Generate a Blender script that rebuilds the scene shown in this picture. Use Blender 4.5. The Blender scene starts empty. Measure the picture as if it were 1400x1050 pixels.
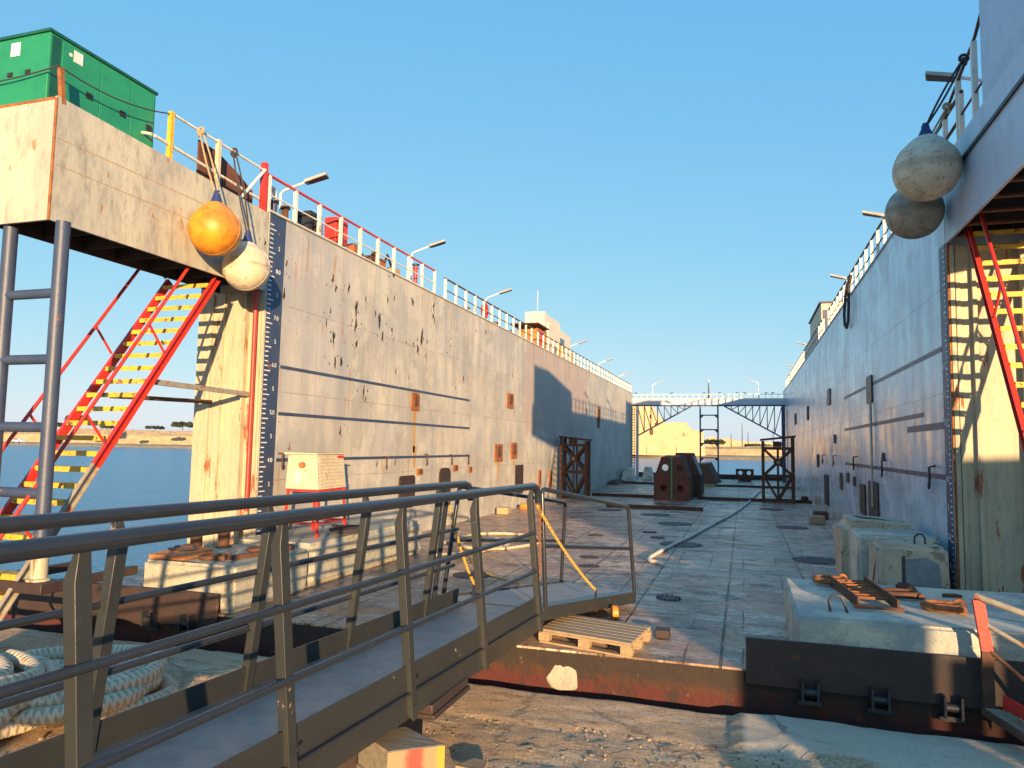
import bpy, bmesh, math, random
from mathutils import Vector, Matrix, noise
random.seed(7)
SC = bpy.context.scene
COL = SC.collection
# ---------------------------------------------------------------- camera
H = 2.05
YAW, PITCH, ROLL = (math.radians(a) for a in (17.6, 4.8, 0.98))
FW = Vector((-math.sin(YAW)*math.cos(PITCH), math.cos(YAW)*math.cos(PITCH), math.sin(PITCH)))
_r = Vector((math.cos(YAW), math.sin(YAW), 0)); _u = _r.cross(FW)
RT = _r*math.cos(ROLL)+_u*math.sin(ROLL); UP = -_r*math.sin(ROLL)+_u*math.cos(ROLL)
CAMP = Vector((0, 0, H))
cam = bpy.data.cameras.new('camera'); camo = bpy.data.objects.new('camera', cam); COL.objects.link(camo)
m = Matrix((RT, UP, -FW)).transposed().to_4x4(); m.translation = CAMP
camo.matrix_world = m
cam.sensor_width = 36; cam.lens = 36*1000/1400; cam.clip_end = 6000; cam.clip_start = .05
SC.camera = camo
def at(x, y, ax, v):
    """surveyed point of the photo on a world plane"""
    d = FW*1000+RT*(x-700)-UP*(y-525); i = 'XYZ'.index(ax)
    return CAMP+d*((v-CAMP[i])/d[i])
# ---------------------------------------------------------------- sun, sky, exposure
SUN = Vector((-.4755, .88, -.118)).normalized()
sl = bpy.data.lights.new('sun', 'SUN'); sl.energy = 3.75; sl.angle = math.radians(.5); sl.color = (1, .66, .34)
so = bpy.data.objects.new('sun', sl); COL.objects.link(so)
so.rotation_euler = SUN.to_track_quat('-Z', 'Y').to_euler()
w = bpy.data.worlds.new('World'); SC.world = w; w.use_nodes = True
nt = w.node_tree; bg = nt.nodes['Background']
sky = nt.nodes.new('ShaderNodeTexSky'); sky.sky_type = 'NISHITA'; sky.sun_disc = False
sky.sun_elevation = math.radians(11); sky.sun_rotation = math.atan2(.4755, -.88)
sky.air_density = 1.0; sky.dust_density = .35; sky.ozone_density = 1.7; sky.altitude = 0
sp_ = nt.nodes.new('ShaderNodeSeparateColor'); cb_ = nt.nodes.new('ShaderNodeCombineColor'); nt.links.new(sky.outputs[0], sp_.inputs[0])
for i_, (p_, k_) in enumerate(((.77, .40), (.376, .96), (.10, 1.82))):   # softens the contrast of the sky between zenith and horizon
    a_ = nt.nodes.new('ShaderNodeMath'); a_.operation = 'POWER'; nt.links.new(sp_.outputs[i_], a_.inputs[0]); a_.inputs[1].default_value = p_
    b_ = nt.nodes.new('ShaderNodeMath'); b_.operation = 'MULTIPLY'; nt.links.new(a_.outputs[0], b_.inputs[0]); b_.inputs[1].default_value = k_
    nt.links.new(b_.outputs[0], cb_.inputs[i_])
nt.links.new(cb_.outputs[0], bg.inputs[0]); bg.inputs[1].default_value = .15
SC.view_settings.view_transform = 'Standard'; SC.view_settings.look = 'None'; SC.view_settings.gamma = 1
SC.view_settings.exposure = 1.5
# ---------------------------------------------------------------- materials
def srgb(r, g, b):
    return tuple(((c/255)/12.92 if c <= 10 else (((c/255)+.055)/1.055)**2.4) for c in (r, g, b))+(1,)
class NT:
    def __init__(s, name):
        s.m = bpy.data.materials.new(name); s.m.use_nodes = True; s.t = s.m.node_tree
        s.b = s.t.nodes['Principled BSDF']; s.co = s.n('ShaderNodeTexCoord').outputs['Object']
    def n(s, ty, **k):
        nd = s.t.nodes.new(ty)
        for a, v in k.items(): setattr(nd, a, v)
        return nd
    def inp(s, sock, v):
        if isinstance(v, bpy.types.NodeSocket): s.t.links.new(v, sock)
        else:
            if isinstance(v, tuple) and len(v) == 3 and len(getattr(sock, 'default_value', ())) == 4: v = v+(1,)
            sock.default_value = v
    def set(s, k, v): s.inp(s.b.inputs[k], v)
    def map(s, scale=(1, 1, 1), loc=(0, 0, 0), src=None):
        nd = s.n('ShaderNodeMapping'); s.inp(nd.inputs[0], src or s.co)
        nd.inputs['Scale'].default_value = scale; nd.inputs['Location'].default_value = loc
        return nd.outputs[0]
    def noise(s, scale=1, detail=6, rough=.6, vec=None, dist=0):
        nd = s.n('ShaderNodeTexNoise'); s.inp(nd.inputs['Vector'], vec or s.co)
        nd.inputs['Scale'].default_value = scale; nd.inputs['Detail'].default_value = detail
        nd.inputs['Roughness'].default_value = rough; nd.inputs['Distortion'].default_value = dist
        return nd.outputs[0]
    def math(s, op, a, b=0., c=None, clamp=False):
        nd = s.n('ShaderNodeMath', operation=op, use_clamp=clamp); s.inp(nd.inputs[0], a); s.inp(nd.inputs[1], b)
        if c is not None: s.inp(nd.inputs[2], c)
        return nd.outputs[0]
    def ramp(s, v, lo, hi, a=0., b=1.):
        nd = s.n('ShaderNodeMapRange', interpolation_type='SMOOTHSTEP'); s.inp(nd.inputs[0], v)
        for i, x in enumerate((lo, hi, a, b)): nd.inputs[i+1].default_value = x
        return nd.outputs[0]
    def mix(s, f, a, b, mode='MIX'):
        nd = s.n('ShaderNodeMix', data_type='RGBA', blend_type=mode); s.inp(nd.inputs[0], f)
        s.inp(nd.inputs[6], a); s.inp(nd.inputs[7], b); return nd.outputs[2]
    def xyz(s, src=None):
        nd = s.n('ShaderNodeSeparateXYZ'); s.inp(nd.inputs[0], src or s.co); return nd.outputs
    def comb(s, x, y, z):
        nd = s.n('ShaderNodeCombineXYZ')
        for i, v in enumerate((x, y, z)): s.inp(nd.inputs[i], v)
        return nd.outputs[0]
    def white(s, vec):
        nd = s.n('ShaderNodeTexWhiteNoise'); s.inp(nd.inputs[0], vec); return nd.outputs[0]
    def bump(s, h, dist=.01, strength=1., prev=None):
        nd = s.n('ShaderNodeBump'); s.inp(nd.inputs['Height'], h); nd.inputs['Distance'].default_value = dist
        nd.inputs['Strength'].default_value = strength
        if prev: s.inp(nd.inputs['Normal'], prev)
        return nd.outputs[0]
def fender_mat(name, a, b):
    s = NT(name); x, y, z = s.xyz()
    c = s.mix(s.ramp(s.noise(3, 7, .65), .4, .6), a, b)
    c = s.mix(s.ramp(s.noise(5, 8, .75, s.map((1, 1, 4.))), .54, .62, 0, .7), c, tuple(v*.45 for v in b))
    c = s.mix(s.ramp(s.noise(8, 7, .7, s.map((3, 3, .8), (4, 1, 2))), .58, .63, 0, .6), c, (.20, .12, .05))
    c = s.mix(s.ramp(s.math('ADD', s.math('ABSOLUTE', z), s.math('MULTIPLY', s.noise(4, 5), .12)), .06, .14, .45, 0), c, tuple(v*.5 for v in b))
    s.set('Base Color', c); s.set('Roughness', .5)
    s.set('Normal', s.bump(s.math('ADD', s.noise(3, 4, .5), s.math('MULTIPLY', s.noise(30, 5, .7), .12)), .02)); return s.m
def simple(name, col, col2=None, rough=.6, metal=0., scale=4., rust=0., rustcol=(.17, .06, .025), bump=.003, stretch=(1, 1, 1), spec=None, grime=.25):
    """weathered paint/bare material: two tones, rust through noise, light bump"""
    s = NT(name); v = s.map(stretch)
    col2 = col2 or tuple(c*.75 for c in col)
    c = s.mix(s.ramp(s.noise(scale, 6, .65, v), .35, .65), col, col2)
    if grime: c = s.mix(s.ramp(s.noise(scale*4, 4, .7, v), .45, .8, 0, grime), c, tuple(x*.35 for x in col))
    r = rough
    if rust:
        rm = s.ramp(s.noise(scale*1.7, 8, .72, s.map(stretch, (3, 7, 1))), .66-rust*.3, .70-rust*.3)
        rc = s.mix(s.noise(scale*6, 3), rustcol, tuple(min(1, x*2.6) for x in rustcol))
        c = s.mix(rm, c, rc); r = s.ramp(rm, 0, 1, rough, .9)
    s.set('Base Color', c); s.set('Roughness', r); s.set('Metallic', metal)
    if spec is not None: s.set('Specular IOR Level', spec)
    if bump: s.set('Normal', s.bump(s.noise(scale*8, 5, .7, v), bump))
    return s.m
def wall_mat(name, A, B, side, rough=.5, wave=.03, rustk=1.):
    s = NT(name); x, y, z = s.xyz(); y = s.math('ADD', y, 9.7 if side == 'L' else 10.9)
    yz = s.comb(0., y, z)
    # repainted areas and single plates
    pl = s.white(s.comb(0., s.math('FLOOR', s.math('DIVIDE', y, 1.87)), s.math('FLOOR', s.math('DIVIDE', z, 1.43))))
    c = s.mix(s.ramp(s.noise(.6, 6, .6, yz), .42, .58), A, B)
    c = s.mix(s.ramp(pl, 0, 1, 0, .28), c, tuple(v*.78 for v in A))
    # vertical washed streaks
    st = s.noise(1, 7, .7, s.comb(0., s.math('MULTIPLY', y, 3.2), s.math('MULTIPLY', z, .22)))
    c = s.mix(s.ramp(st, .46, .74, 0, .45), c, tuple(v*.6 for v in B))
    st_ = s.noise(1, 5, .6, s.comb(7., s.math('MULTIPLY', y, 1.1), s.math('MULTIPLY', z, .25)))
    c = s.mix(s.ramp(st_, .52, .56, 0, .30), c, tuple(v*.8 for v in B))
    blot = s.noise(1.1, 8, .7, s.comb(3., y, z))
    c = s.mix(s.ramp(blot, .54, .565, 0, .4), c, tuple(min(1, v*1.15) for v in A))
    c = s.mix(s.ramp(s.noise(2.1, 8, .7, s.comb(13., y, z)), .57, .585, 0, .45), c, (.36, .37, .385))
    pr_ = s.white(s.comb(5., s.math('FLOOR', s.math('DIVIDE', s.math('ADD', y, .4), .93)), s.math('FLOOR', s.math('DIVIDE', s.math('ADD', z, .3), .71))))
    c = s.mix(s.ramp(pr_, .86, .87, 0, .30), c, (.37, .38, .40))
    drk = s.noise(1, 7, .75, s.comb(17., s.math('MULTIPLY', y, 14.), s.math('MULTIPLY', z, 1.1)))
    c = s.mix(s.ramp(drk, .60, .66, 0, .55), c, tuple(v*.45 for v in B))
    if side == 'L':
        ed = s.math('ADD', y, s.math('MULTIPLY', s.math('SUBTRACT', s.noise(1.3, 6, .7, yz), .5), 2.2))
        m1 = s.math('MULTIPLY', s.ramp(ed, 24.1, 24.25), s.ramp(ed, 34.6, 34.8, 1, 0))
        m1 = s.math('MULTIPLY', m1, s.ramp(s.math('ADD', z, s.math('MULTIPLY', blot, 1.5)), 3.1, 3.3))
        c = s.mix(s.math('MULTIPLY', m1, .72), c, (.40, .315, .275))
        # squares of fresher grey primer
        m2 = s.math('MULTIPLY', s.ramp(y, 10.0, 10.05), s.ramp(y, 12.35, 12.4, 1, 0))
        m2 = s.math('MULTIPLY', m2, s.ramp(z, 2.5, 2.55))
        c = s.mix(s.math('MULTIPLY', m2, .35), c, (.40, .40, .42))
        # dark chips where paint has flaked, upper part near the front
        ch = s.noise(1, 9, .62, s.comb(1., s.math('MULTIPLY', y, 1.7), s.math('MULTIPLY', z, 1.25)), .5)
        reg = s.math('MULTIPLY', s.ramp(y, 10.5, 12.0), s.ramp(y, 17, 30, 1, .12))
        reg = s.math('MULTIPLY', reg, s.ramp(z, 2.8, 4.2, .25, 1))
        thr = s.math('SUBTRACT', .80, s.math('MULTIPLY', reg, .135))
        chm = s.ramp(s.math('SUBTRACT', ch, thr), 0, .006)
    else:
        ch = s.noise(1, 8, .6, s.comb(9., s.math('MULTIPLY', y, 1.5), s.math('MULTIPLY', z, .8)))
        chm = s.ramp(ch, .73, .737)
        bl = s.ramp(s.noise(.7, 6, .6, s.comb(5., y, z)), .54, .60)
        c = s.mix(s.math('MULTIPLY', bl, .5), c, (.30, .31, .34))
        low = s.math('MULTIPLY', s.ramp(z, .0, .7, 1, 0), .6)
        c = s.mix(low, c, (.33, .29, .2))
    # weld seams
    fy = s.math('ABSOLUTE', s.math('SUBTRACT', s.math('FRACT', s.math('DIVIDE', y, 1.87)), .5))
    fz = s.math('ABSOLUTE', s.math('SUBTRACT', s.math('FRACT', s.math('DIVIDE', z, 1.43)), .5))
    fy2 = s.math('ABSOLUTE', s.math('SUBTRACT', s.math('FRACT', s.math('DIVIDE', s.math('ADD', y, .35), .62)), .5))
    sm = s.math('MAXIMUM', s.ramp(fy, .4955, .498), s.ramp(fz, .494, .4975)); sm = s.math('MAXIMUM', sm, s.math('MULTIPLY', s.ramp(fy2, .488, .495), s.ramp(s.noise(1.5, 3, .5, s.comb(8., y, s.math('MULTIPLY', z, .3))), .45, .6, 0, .8 if side == 'R' else .45)))
    sn = s.ramp(s.noise(2.2, 5, .7, yz), .36, .56)
    c = s.mix(s.math('MULTIPLY', s.math('MULTIPLY', sm, sn), .65), c, (.22, .13, .08))
    # rust bleeding down below seams
    drip = s.noise(1, 4, .6, s.comb(2., s.math('MULTIPLY', y, 7.), s.math('MULTIPLY', z, .45)))
    dm = s.math('MULTIPLY', s.ramp(drip, .57, .66), s.ramp(s.noise(.9, 5, .7, s.comb(4., y, z)), .46, .56))
    c = s.mix(s.math('MULTIPLY', dm, .6*rustk), c, (.38, .20, .08))
    sp = s.ramp(s.noise(4.5, 7, .75, s.comb(6., y, s.math('MULTIPLY', z, .6))), .635, .65)
    c = s.mix(s.math('MULTIPLY', sp, .8*rustk), c, (.20, .08, .035))
    c = s.mix(chm, c, (.035, .03, .032))
    s.set('Base Color', c); s.set('Roughness', s.ramp(blot, .3, .7, rough-.08, rough+.12))
    h = s.math('ADD', s.math('MULTIPLY', s.noise(.75, 2, .4, s.comb(1., s.math('MULTIPLY', y, 1.4), s.math('MULTIPLY', z, .7))), wave), s.math('MULTIPLY', s.noise(14, 5, .7, yz), .0015))
    h = s.math('ADD', h, s.math('MULTIPLY', sm, .003)); h = s.math('ADD', h, s.math('MULTIPLY', s.math('SINE', s.math('MULTIPLY', y, 10.1)), .0035)); h = s.math('SUBTRACT', h, s.math('MULTIPLY', chm, .002))
    s.set('Normal', s.bump(h, 1.0, .8))
    return s.m
M = {}
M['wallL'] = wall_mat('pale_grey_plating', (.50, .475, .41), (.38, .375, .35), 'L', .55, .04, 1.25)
M['wallR'] = wall_mat('shade_blue_plating', (.52, .64, .74), (.40, .51, .62), 'R', .25, .05, .6)  # same plating as left; sky blue of its shaded side put into the colour
M['tower'] = simple('yellowed_tower_paint', (.50, .44, .30), (.40, .37, .27), .6, scale=1.2, grime=.5, rust=.25, stretch=(2.5, 2.5, .5), bump=.006)
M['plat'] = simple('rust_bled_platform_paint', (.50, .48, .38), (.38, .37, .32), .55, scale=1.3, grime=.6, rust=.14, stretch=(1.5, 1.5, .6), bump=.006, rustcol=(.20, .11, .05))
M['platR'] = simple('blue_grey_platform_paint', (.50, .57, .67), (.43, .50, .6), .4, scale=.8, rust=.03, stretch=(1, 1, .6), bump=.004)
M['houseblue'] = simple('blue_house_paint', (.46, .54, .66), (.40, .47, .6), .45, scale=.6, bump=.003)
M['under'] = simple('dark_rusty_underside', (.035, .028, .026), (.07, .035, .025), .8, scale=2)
M['navy'] = simple('navy_paint', (.035, .055, .115), (.05, .07, .12), .45, scale=3, rust=.10, grime=.3)
M['white'] = simple('white_paint', (.74, .71, .64), (.66, .62, .52), .5, scale=3, rust=.16, stretch=(1, 1, .5), rustcol=(.25, .11, .04))
M['cleanwhite'] = simple('clean_white', (.8, .8, .78), None, .5, scale=2, grime=.05, bump=0)
M['red'] = simple('red_paint', (.62, .035, .02), (.48, .035, .025), .42, scale=3, rust=.10, grime=.2)
M['yellow'] = simple('worn_yellow_paint', (.72, .43, .03), (.60, .36, .04), .55, scale=5, rust=.33, rustcol=(.09, .04, .02))
M['greypaint'] = simple('bare_grey_stringer', (.33, .31, .25), (.25, .22, .17), .6, scale=5, rust=.3)
M['rust'] = simple('dark_rust', (.07, .032, .02), (.12, .055, .028), .85, scale=6, bump=.006)
M['rustred'] = simple('rusty_red_box', (.15, .055, .032), (.10, .04, .025), .8, scale=3, bump=.005, rust=.2, rustcol=(.06, .03, .02))
M['rustor'] = simple('orange_rust', (.34, .13, .04), (.20, .07, .03), .85, scale=9, bump=.006)
M['brownplate'] = simple('dark_brown_plate', (.05, .029, .024), (.038, .024, .021), .6, scale=3, rust=.1, rustcol=(.07, .03, .015))
M['greypale'] = simple('cabinet_paint', (.58, .52, .38), (.5, .44, .32), .6, scale=5, rust=.15)
M['green'] = simple('green_enamel', (.022, .25, .12), (.018, .22, .11), .38, scale=1.5, grime=.25, bump=.002)
M['dgreen'] = simple('dark_green_enamel', (.012, .10, .06), None, .4)
M['black'] = simple('black_rubber', (.02, .02, .022), None, .6)
M['dark'] = simple('dark_metal', (.05, .05, .055), None, .45, metal=.3)
M['lamp'] = simple('grey_lamp_housing', (.42, .40, .36), None, .5)
M['gang'] = simple('olive_grey_gangway_paint', (.034, .036, .034), (.028, .031, .031), .40, scale=3, grime=.15, bump=.0015, rust=.06, rustcol=(.16, .12, .08))
M['tube'] = simple('blue_grey_tube_paint', (.036, .042, .055), (.03, .036, .047), .26, metal=.3, scale=3, grime=.15, bump=.001)
M['floatw'] = fender_mat('white_fender_vinyl', (.70, .58, .41), (.54, .45, .32))
M['floatg'] = fender_mat('grey_fender_vinyl', (.40, .34, .25), (.27, .23, .17))
M['floato'] = simple('orange_fender_vinyl', (.72, .30, .02), (.50, .17, .02), .42, scale=3.2, grime=.3, bump=.004)
M['bluecap'] = simple('blue_fender_cap', (.02, .04, .16), None, .5)
M['ropetan'] = simple('tan_rope', (.42, .33, .19), (.30, .24, .15), .9, scale=40)
M['ropedark'] = simple('dark_rope', (.05, .045, .05), None, .9, scale=30)
M['chain'] = simple('yellow_chain', (.70, .44, .05), (.5, .3, .06), .5, scale=30)
M['chainr'] = simple('rusty_chain', (.25, .10, .04), None, .8, scale=30)
M['glass'] = simple('dark_window_glass', (.05, .07, .09), None, .1, grime=0, bump=0)
M['plaster'] = simple('white_plaster', (.62, .58, .50), (.55, .52, .45), .7, scale=2)
M['orangebrown'] = simple('orange_brown_cladding', (.48, .20, .06), (.3, .12, .05), .7, scale=3)
M['fort'] = simple('ochre_stone', (.50, .39, .23), (.44, .34, .2), .9, scale=.3, grime=.3, bump=.03, stretch=(1, 1, 1.5))
M['fort2'] = simple('pale_ochre_stone', (.52, .42, .27), (.44, .35, .22), .9, scale=.3)
M['shore'] = simple('ochre_shore', (.46, .34, .19), (.30, .24, .15), .95, scale=.35, grime=.6, bump=.04, stretch=(1, 1, 2))
M['leaf'] = simple('dark_foliage', (.035, .05, .02), (.05, .065, .025), .8, scale=1)
M['bark'] = simple('bark', (.10, .07, .05), None, .9)
M['carpaint'] = simple('white_car_paint', (.7, .7, .7), None, .3, grime=0, bump=0)
M['tar'] = simple('dark_tyre_rubber', (.025, .025, .025), None, .8)
# wood
def wood(name, a, b, ax=0):
    s = NT(name); st = [1.5, 1.5, 1.5]; st = [9, 9, 9]; st[ax] = .8
    g = s.noise(3, 8, .7, s.map(tuple(st)), .4)
    c = s.mix(s.ramp(g, .3, .7), a, b)
    c = s.mix(s.ramp(s.noise(6, 5, .6), .55, .75, 0, .4), c, tuple(v*.5 for v in a))
    s.set('Base Color', c); s.set('Roughness', .8); s.set('Normal', s.bump(g, .004)); return s.m
M['wood'] = wood('pale_pallet_wood', (.42, .31, .19), (.30, .22, .13))
M['woodgrey'] = wood('weathered_timber', (.30, .26, .19), (.19, .16, .12))
def painted_end():
    s = NT('timber_end_red_and_yellow'); x, y, z = s.xyz(); u = s.math('ADD', s.math('MULTIPLY', x, .9), s.math('MULTIPLY', y, .45))
    n = s.math('MULTIPLY', s.math('SUBTRACT', s.noise(9, 6, .7), .5), .1); u = s.math('ADD', u, n)
    c = s.mix(s.math('MULTIPLY', s.ramp(u, .02, .06), .9), (.30, .22, .13), (.42, .05, .04))
    c = s.mix(s.ramp(u, .13, .16), c, (.30, .21, .12)); c = s.mix(s.ramp(u, .21, .25), c, (.42, .29, .04))
    s.set('Base Color', c); s.set('Roughness', .8); s.set('Normal', s.bump(s.noise(60, 4), .004)); return s.m
M['blockend'] = painted_end()
# concrete
def concrete(name, a, b, green=0., chips=.3, scale=1.):
    s = NT(name); x, y, z = s.xyz()
    c = s.mix(s.ramp(s.noise(2.2*scale, 7, .65), .35, .65), a, b)
    st = s.noise(1, 7, .7, s.map((5, 5, .6)))
    c = s.mix(s.ramp(st, .55, .75, 0, .5), c, tuple(v*.45 for v in a))
    c = s.mix(s.ramp(s.noise(5, 8, .75, s.map(loc=(5, 2, 1))), .55, .60, 0, chips), c, (.16, .12, .07)); c = s.mix(s.ramp(s.noise(22, 7, .8), .53, .62, 0, .5), c, tuple(v*.4 for v in a))
    if green: c = s.mix(s.ramp(s.noise(1.2, 5, .6, s.map(loc=(9, 1, 4))), .48, .56, 0, green), c, (.24, .31, .32))
    s.set('Base Color', c); s.set('Roughness', .88)
    h = s.math('ADD', s.noise(9, 8, .75), s.math('MULTIPLY', s.noise(60, 4, .7), .4))
    s.set('Normal', s.bump(h, .03)); return s.m
M['conc'] = concrete('painted_concrete', (.78, .70, .54), (.64, .58, .46), .5, .2)
M['concL'] = concrete('stained_concrete', (.52, .48, .36), (.42, .39, .31), .3, .55)
M['conc2'] = concrete('chipped_concrete', (.70, .57, .40), (.54, .44, .32), .0, .6)
M['concg'] = concrete('grey_patch_concrete', (.30, .33, .33), (.24, .27, .28), 0, .1)
def rope_mat():
    s = NT('thick_white_rope'); 
    uv = s.n('ShaderNodeUVMap').outputs[0]; u, v, _ = s.xyz(uv)
    p = s.math('ADD', s.math('MULTIPLY', u, 6.2832), s.math('MULTIPLY', v, 55))
    q = s.math('SUBTRACT', s.math('MULTIPLY', u, 18.85), s.math('MULTIPLY', v, 110))
    h = s.math('MAXIMUM', s.math('SINE', s.math('MULTIPLY', p, 2)), s.math('SINE', q))
    c = s.mix(s.ramp(h, -.3, .9), (.44, .34, .22), (.66, .54, .38))
    c = s.mix(s.ramp(s.noise(7, 7, .7), .47, .62, 0, .6), c, (.26, .20, .12))
    s.set('Base Color', c); s.set('Roughness', .9); s.set('Normal', s.bump(h, .004)); return s.m
M['rope'] = rope_mat(); M['ropewhite'] = simple('bleached_rope', (.85, .80, .70), (.7, .64, .54), .9, scale=30, bump=.01)
# ground materials
def deck_mat():
    s = NT('worn_steel_deck'); x, y, z = s.xyz()
    xy = s.comb(x, y, 0.)
    def nz(sx, sy, o, d=8, r=.72): return s.noise(1, d, r, s.comb(s.math('MULTIPLY', x, sx), s.math('MULTIPLY', y, sy), float(o)))
    big = nz(.5, .5, 0, 6, .6); st = nz(1.2, 3.2, 1); st2 = nz(1.5, 2.6, 4, 8, .75); fine = nz(7, 15, 2, 9, .8); gr = nz(30, 40, 5, 4, .8)
    c = s.mix(s.ramp(big, .38, .60), (.62, .36, .21), (.52, .345, .235))
    c = s.mix(s.ramp(st, .47, .58, 0, .85), c, (.85, .66, .48))
    c = s.mix(s.ramp(fine, .49, .58, 0, .85), c, (.14, .08, .05))
    c = s.mix(s.ramp(nz(1, 5, 11), .52, .60, 0, .6), c, (.26, .19, .15))
    c = s.mix(s.ramp(st2, .56, .62, 0, .8), c, (.10, .075, .06))
    c = s.mix(s.ramp(nz(.8, 1.1, 15), .55, .60, 0, .8), c, (.05, .036, .03)); c = s.mix(s.ramp(nz(.35, .5, 18, 5), .53, .58, 0, .5), c, (.42, .21, .11))
    c = s.mix(s.ramp(nz(4, 10, 8, 6), .54, .62, 0, .6), c, (.34, .15, .07))
    c = s.mix(s.ramp(gr, .5, .7, 0, .4), c, (.2, .16, .13))
    pls = s.white(s.comb(s.math('FLOOR', s.math('DIVIDE', s.math('ADD', x, .2), 1.12)), s.math('FLOOR', s.math('DIVIDE', y, 3.1)), 0.))
    c = s.mix(s.ramp(pls, 0, 1, 0, .3), c, (.27, .20, .16))
    wx = s.math('ADD', x, s.math('MULTIPLY', nz(.3, .6, 20, 3), .06)); wy = s.math('ADD', y, s.math('MULTIPLY', nz(.8, .3, 21, 3), .12))
    def seam(v, off, per, lo, hi): return s.ramp(s.math('ABSOLUTE', s.math('SUBTRACT', s.math('FRACT', s.math('DIVIDE', s.math('ADD', v, off), per)), .5)), lo, hi)
    sm = s.math('MAXIMUM', seam(wx, .2, 1.12, .484, .492), seam(wy, 0., 3.1, .492, .4965))
    sm = s.math('MAXIMUM', sm, s.math('MULTIPLY', seam(wx, .55, .56, .478, .492), s.ramp(nz(.4, .4, 30, 3), .48, .56)))
    sm = s.math('MAXIMUM', sm, s.math('MULTIPLY', seam(wy, .9, 1.55, .484, .494), s.ramp(nz(.5, .5, 33, 3), .48, .56)))
    c = s.mix(s.math('MULTIPLY', sm, .85), c, (.035, .028, .025))
    pud = s.ramp(nz(.55, 1.5, 25, 6), .545, .57)
    c = s.mix(s.math('MULTIPLY', pud, .7), c, (.09, .06, .045))
    c = s.mix(s.ramp(nz(.5, .22, 40, 7), .53, .58, 0, .6), c, (.20, .12, .075))
    rg = s.ramp(s.math('ADD', st2, s.math('MULTIPLY', big, .6)), .60, .95, .62, .32)
    s.set('Base Color', c); s.set('Roughness', s.mix(pud, s.comb(rg, rg, rg), (.09, .09, .09)) if False else s.math('ADD', s.math('MULTIPLY', rg, s.math('SUBTRACT', 1., pud)), s.math('MULTIPLY', pud, .10)))

    s.set('Specular IOR Level', .42)
    h = s.math('ADD', s.math('MULTIPLY', st, .02), s.math('MULTIPLY', big, .05))
    h = s.math('ADD', h, s.math('MULTIPLY', fine, .012)); h = s.math('ADD', h, s.math('MULTIPLY', gr, .003)); h = s.math('SUBTRACT', h, s.math('MULTIPLY', sm, .012))
    s.set('Normal', s.bump(h, 1., 1.)); return s.m
M['deck'] = deck_mat()
def hull_mat():
    s = NT('rusty_hull_edge'); x, y, z = s.xyz(); n = s.noise(3, 8, .75, s.map((1, 1, 2)))
    zz = s.math('ADD', z, s.math('MULTIPLY', s.math('SUBTRACT', n, .5), .25))
    c = s.mix(s.ramp(zz, -.30, -.20), (.085, .016, .012), (.07, .026, .011))
    c = s.mix(s.ramp(zz, -.22, -.15), c, (.035, .022, .016))
    c = s.mix(s.ramp(s.noise(4, 9, .8, s.map((1, 1, .6))), .47, .58, 0, .85), c, (.028, .02, .016)); c = s.mix(s.ramp(s.noise(7, 9, .8), .62, .66, 0, .8), c, (.20, .15, .09))
    s.set('Base Color', c); s.set('Roughness', .75); s.set('Normal', s.bump(s.noise(14, 8, .75), .02)); return s.m
M['hull'] = hull_mat()
def quay_mat():
    s = NT('worn_quay_stone'); x, y, z = s.xyz()
    def nz(sx, sy, o, d=8, r=.75): return s.noise(1, d, r, s.comb(s.math('MULTIPLY', x, sx), s.math('MULTIPLY', y, sy), float(o)))
    c = s.mix(s.ramp(nz(.9, 1.6, 0), .40, .60), (.80, .54, .31), (.68, .47, .28))
    c = s.mix(s.ramp(nz(1.1, 5, 1), .50, .60, 0, .8), c, (.85, .70, .50))
    c = s.mix(s.ramp(nz(2.0, 7, 6), .54, .60, 0, .6), c, (.34, .24, .16))
    c = s.mix(s.ramp(nz(.8, 12, 9), .58, .61, 0, .7), c, (.66, .47, .20))
    c = s.mix(s.ramp(nz(35, 45, 3, 6, .85), .47, .60, 0, .65), c, (.16, .11, .075))
    c = s.mix(s.ramp(nz(3, 5, 12), .58, .64, 0, .8), c, (.25, .11, .055))
    c = s.mix(s.ramp(nz(1.4, 1.9, 14), .60, .65, 0, .4), c, (.2, .15, .12))
    kr = s.math('MULTIPLY', s.ramp(s.math('ADD', y, s.math('MULTIPLY', nz(2, 2, 50, 6), .5)), 6.58, 6.66), s.ramp(s.math('ADD', x, s.math('MULTIPLY', nz(2, 2, 51, 6), .3)), .1, .16))
    c = s.mix(s.math('MULTIPLY', kr, .6), c, (.82, .72, .56))
    vo = s.n('ShaderNodeTexVoronoi', feature='DISTANCE_TO_EDGE'); s.inp(vo.inputs['Vector'], s.comb(s.math('ADD', s.math('MULTIPLY', x, .8), s.math('MULTIPLY', nz(3, 3, 4, 5), .35)), s.math('ADD', y, s.math('MULTIPLY', nz(3, 3, 5, 5), .35)), 0.))
    vo.inputs['Scale'].default_value = .75
    cr = s.math('MULTIPLY', s.ramp(vo.outputs[0], .006, .016, 1, 0), s.ramp(nz(.8, .8, 8, 3), .44, .52))
    c = s.mix(s.math('MULTIPLY', cr, .45), c, (.12, .09, .07))
    s.set('Base Color', c); s.set('Roughness', .92)
    v2 = s.n('ShaderNodeTexVoronoi'); s.inp(v2.inputs['Vector'], s.comb(s.math('MULTIPLY', x, 18.), s.math('MULTIPLY', y, 22.), 0.)); v2.inputs['Scale'].default_value = 1.
    h = s.math('ADD', s.math('MULTIPLY', nz(5, 12, 7, 9, .8), .03), s.math('MULTIPLY', nz(50, 60, 9, 6, .85), .014))
    h = s.math('ADD', h, s.math('MULTIPLY', v2.outputs[0], .004))
    h = s.math('SUBTRACT', h, s.math('MULTIPLY', cr, .012)); s.set('Normal', s.bump(h, 1., 1.)); return s.m
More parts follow.
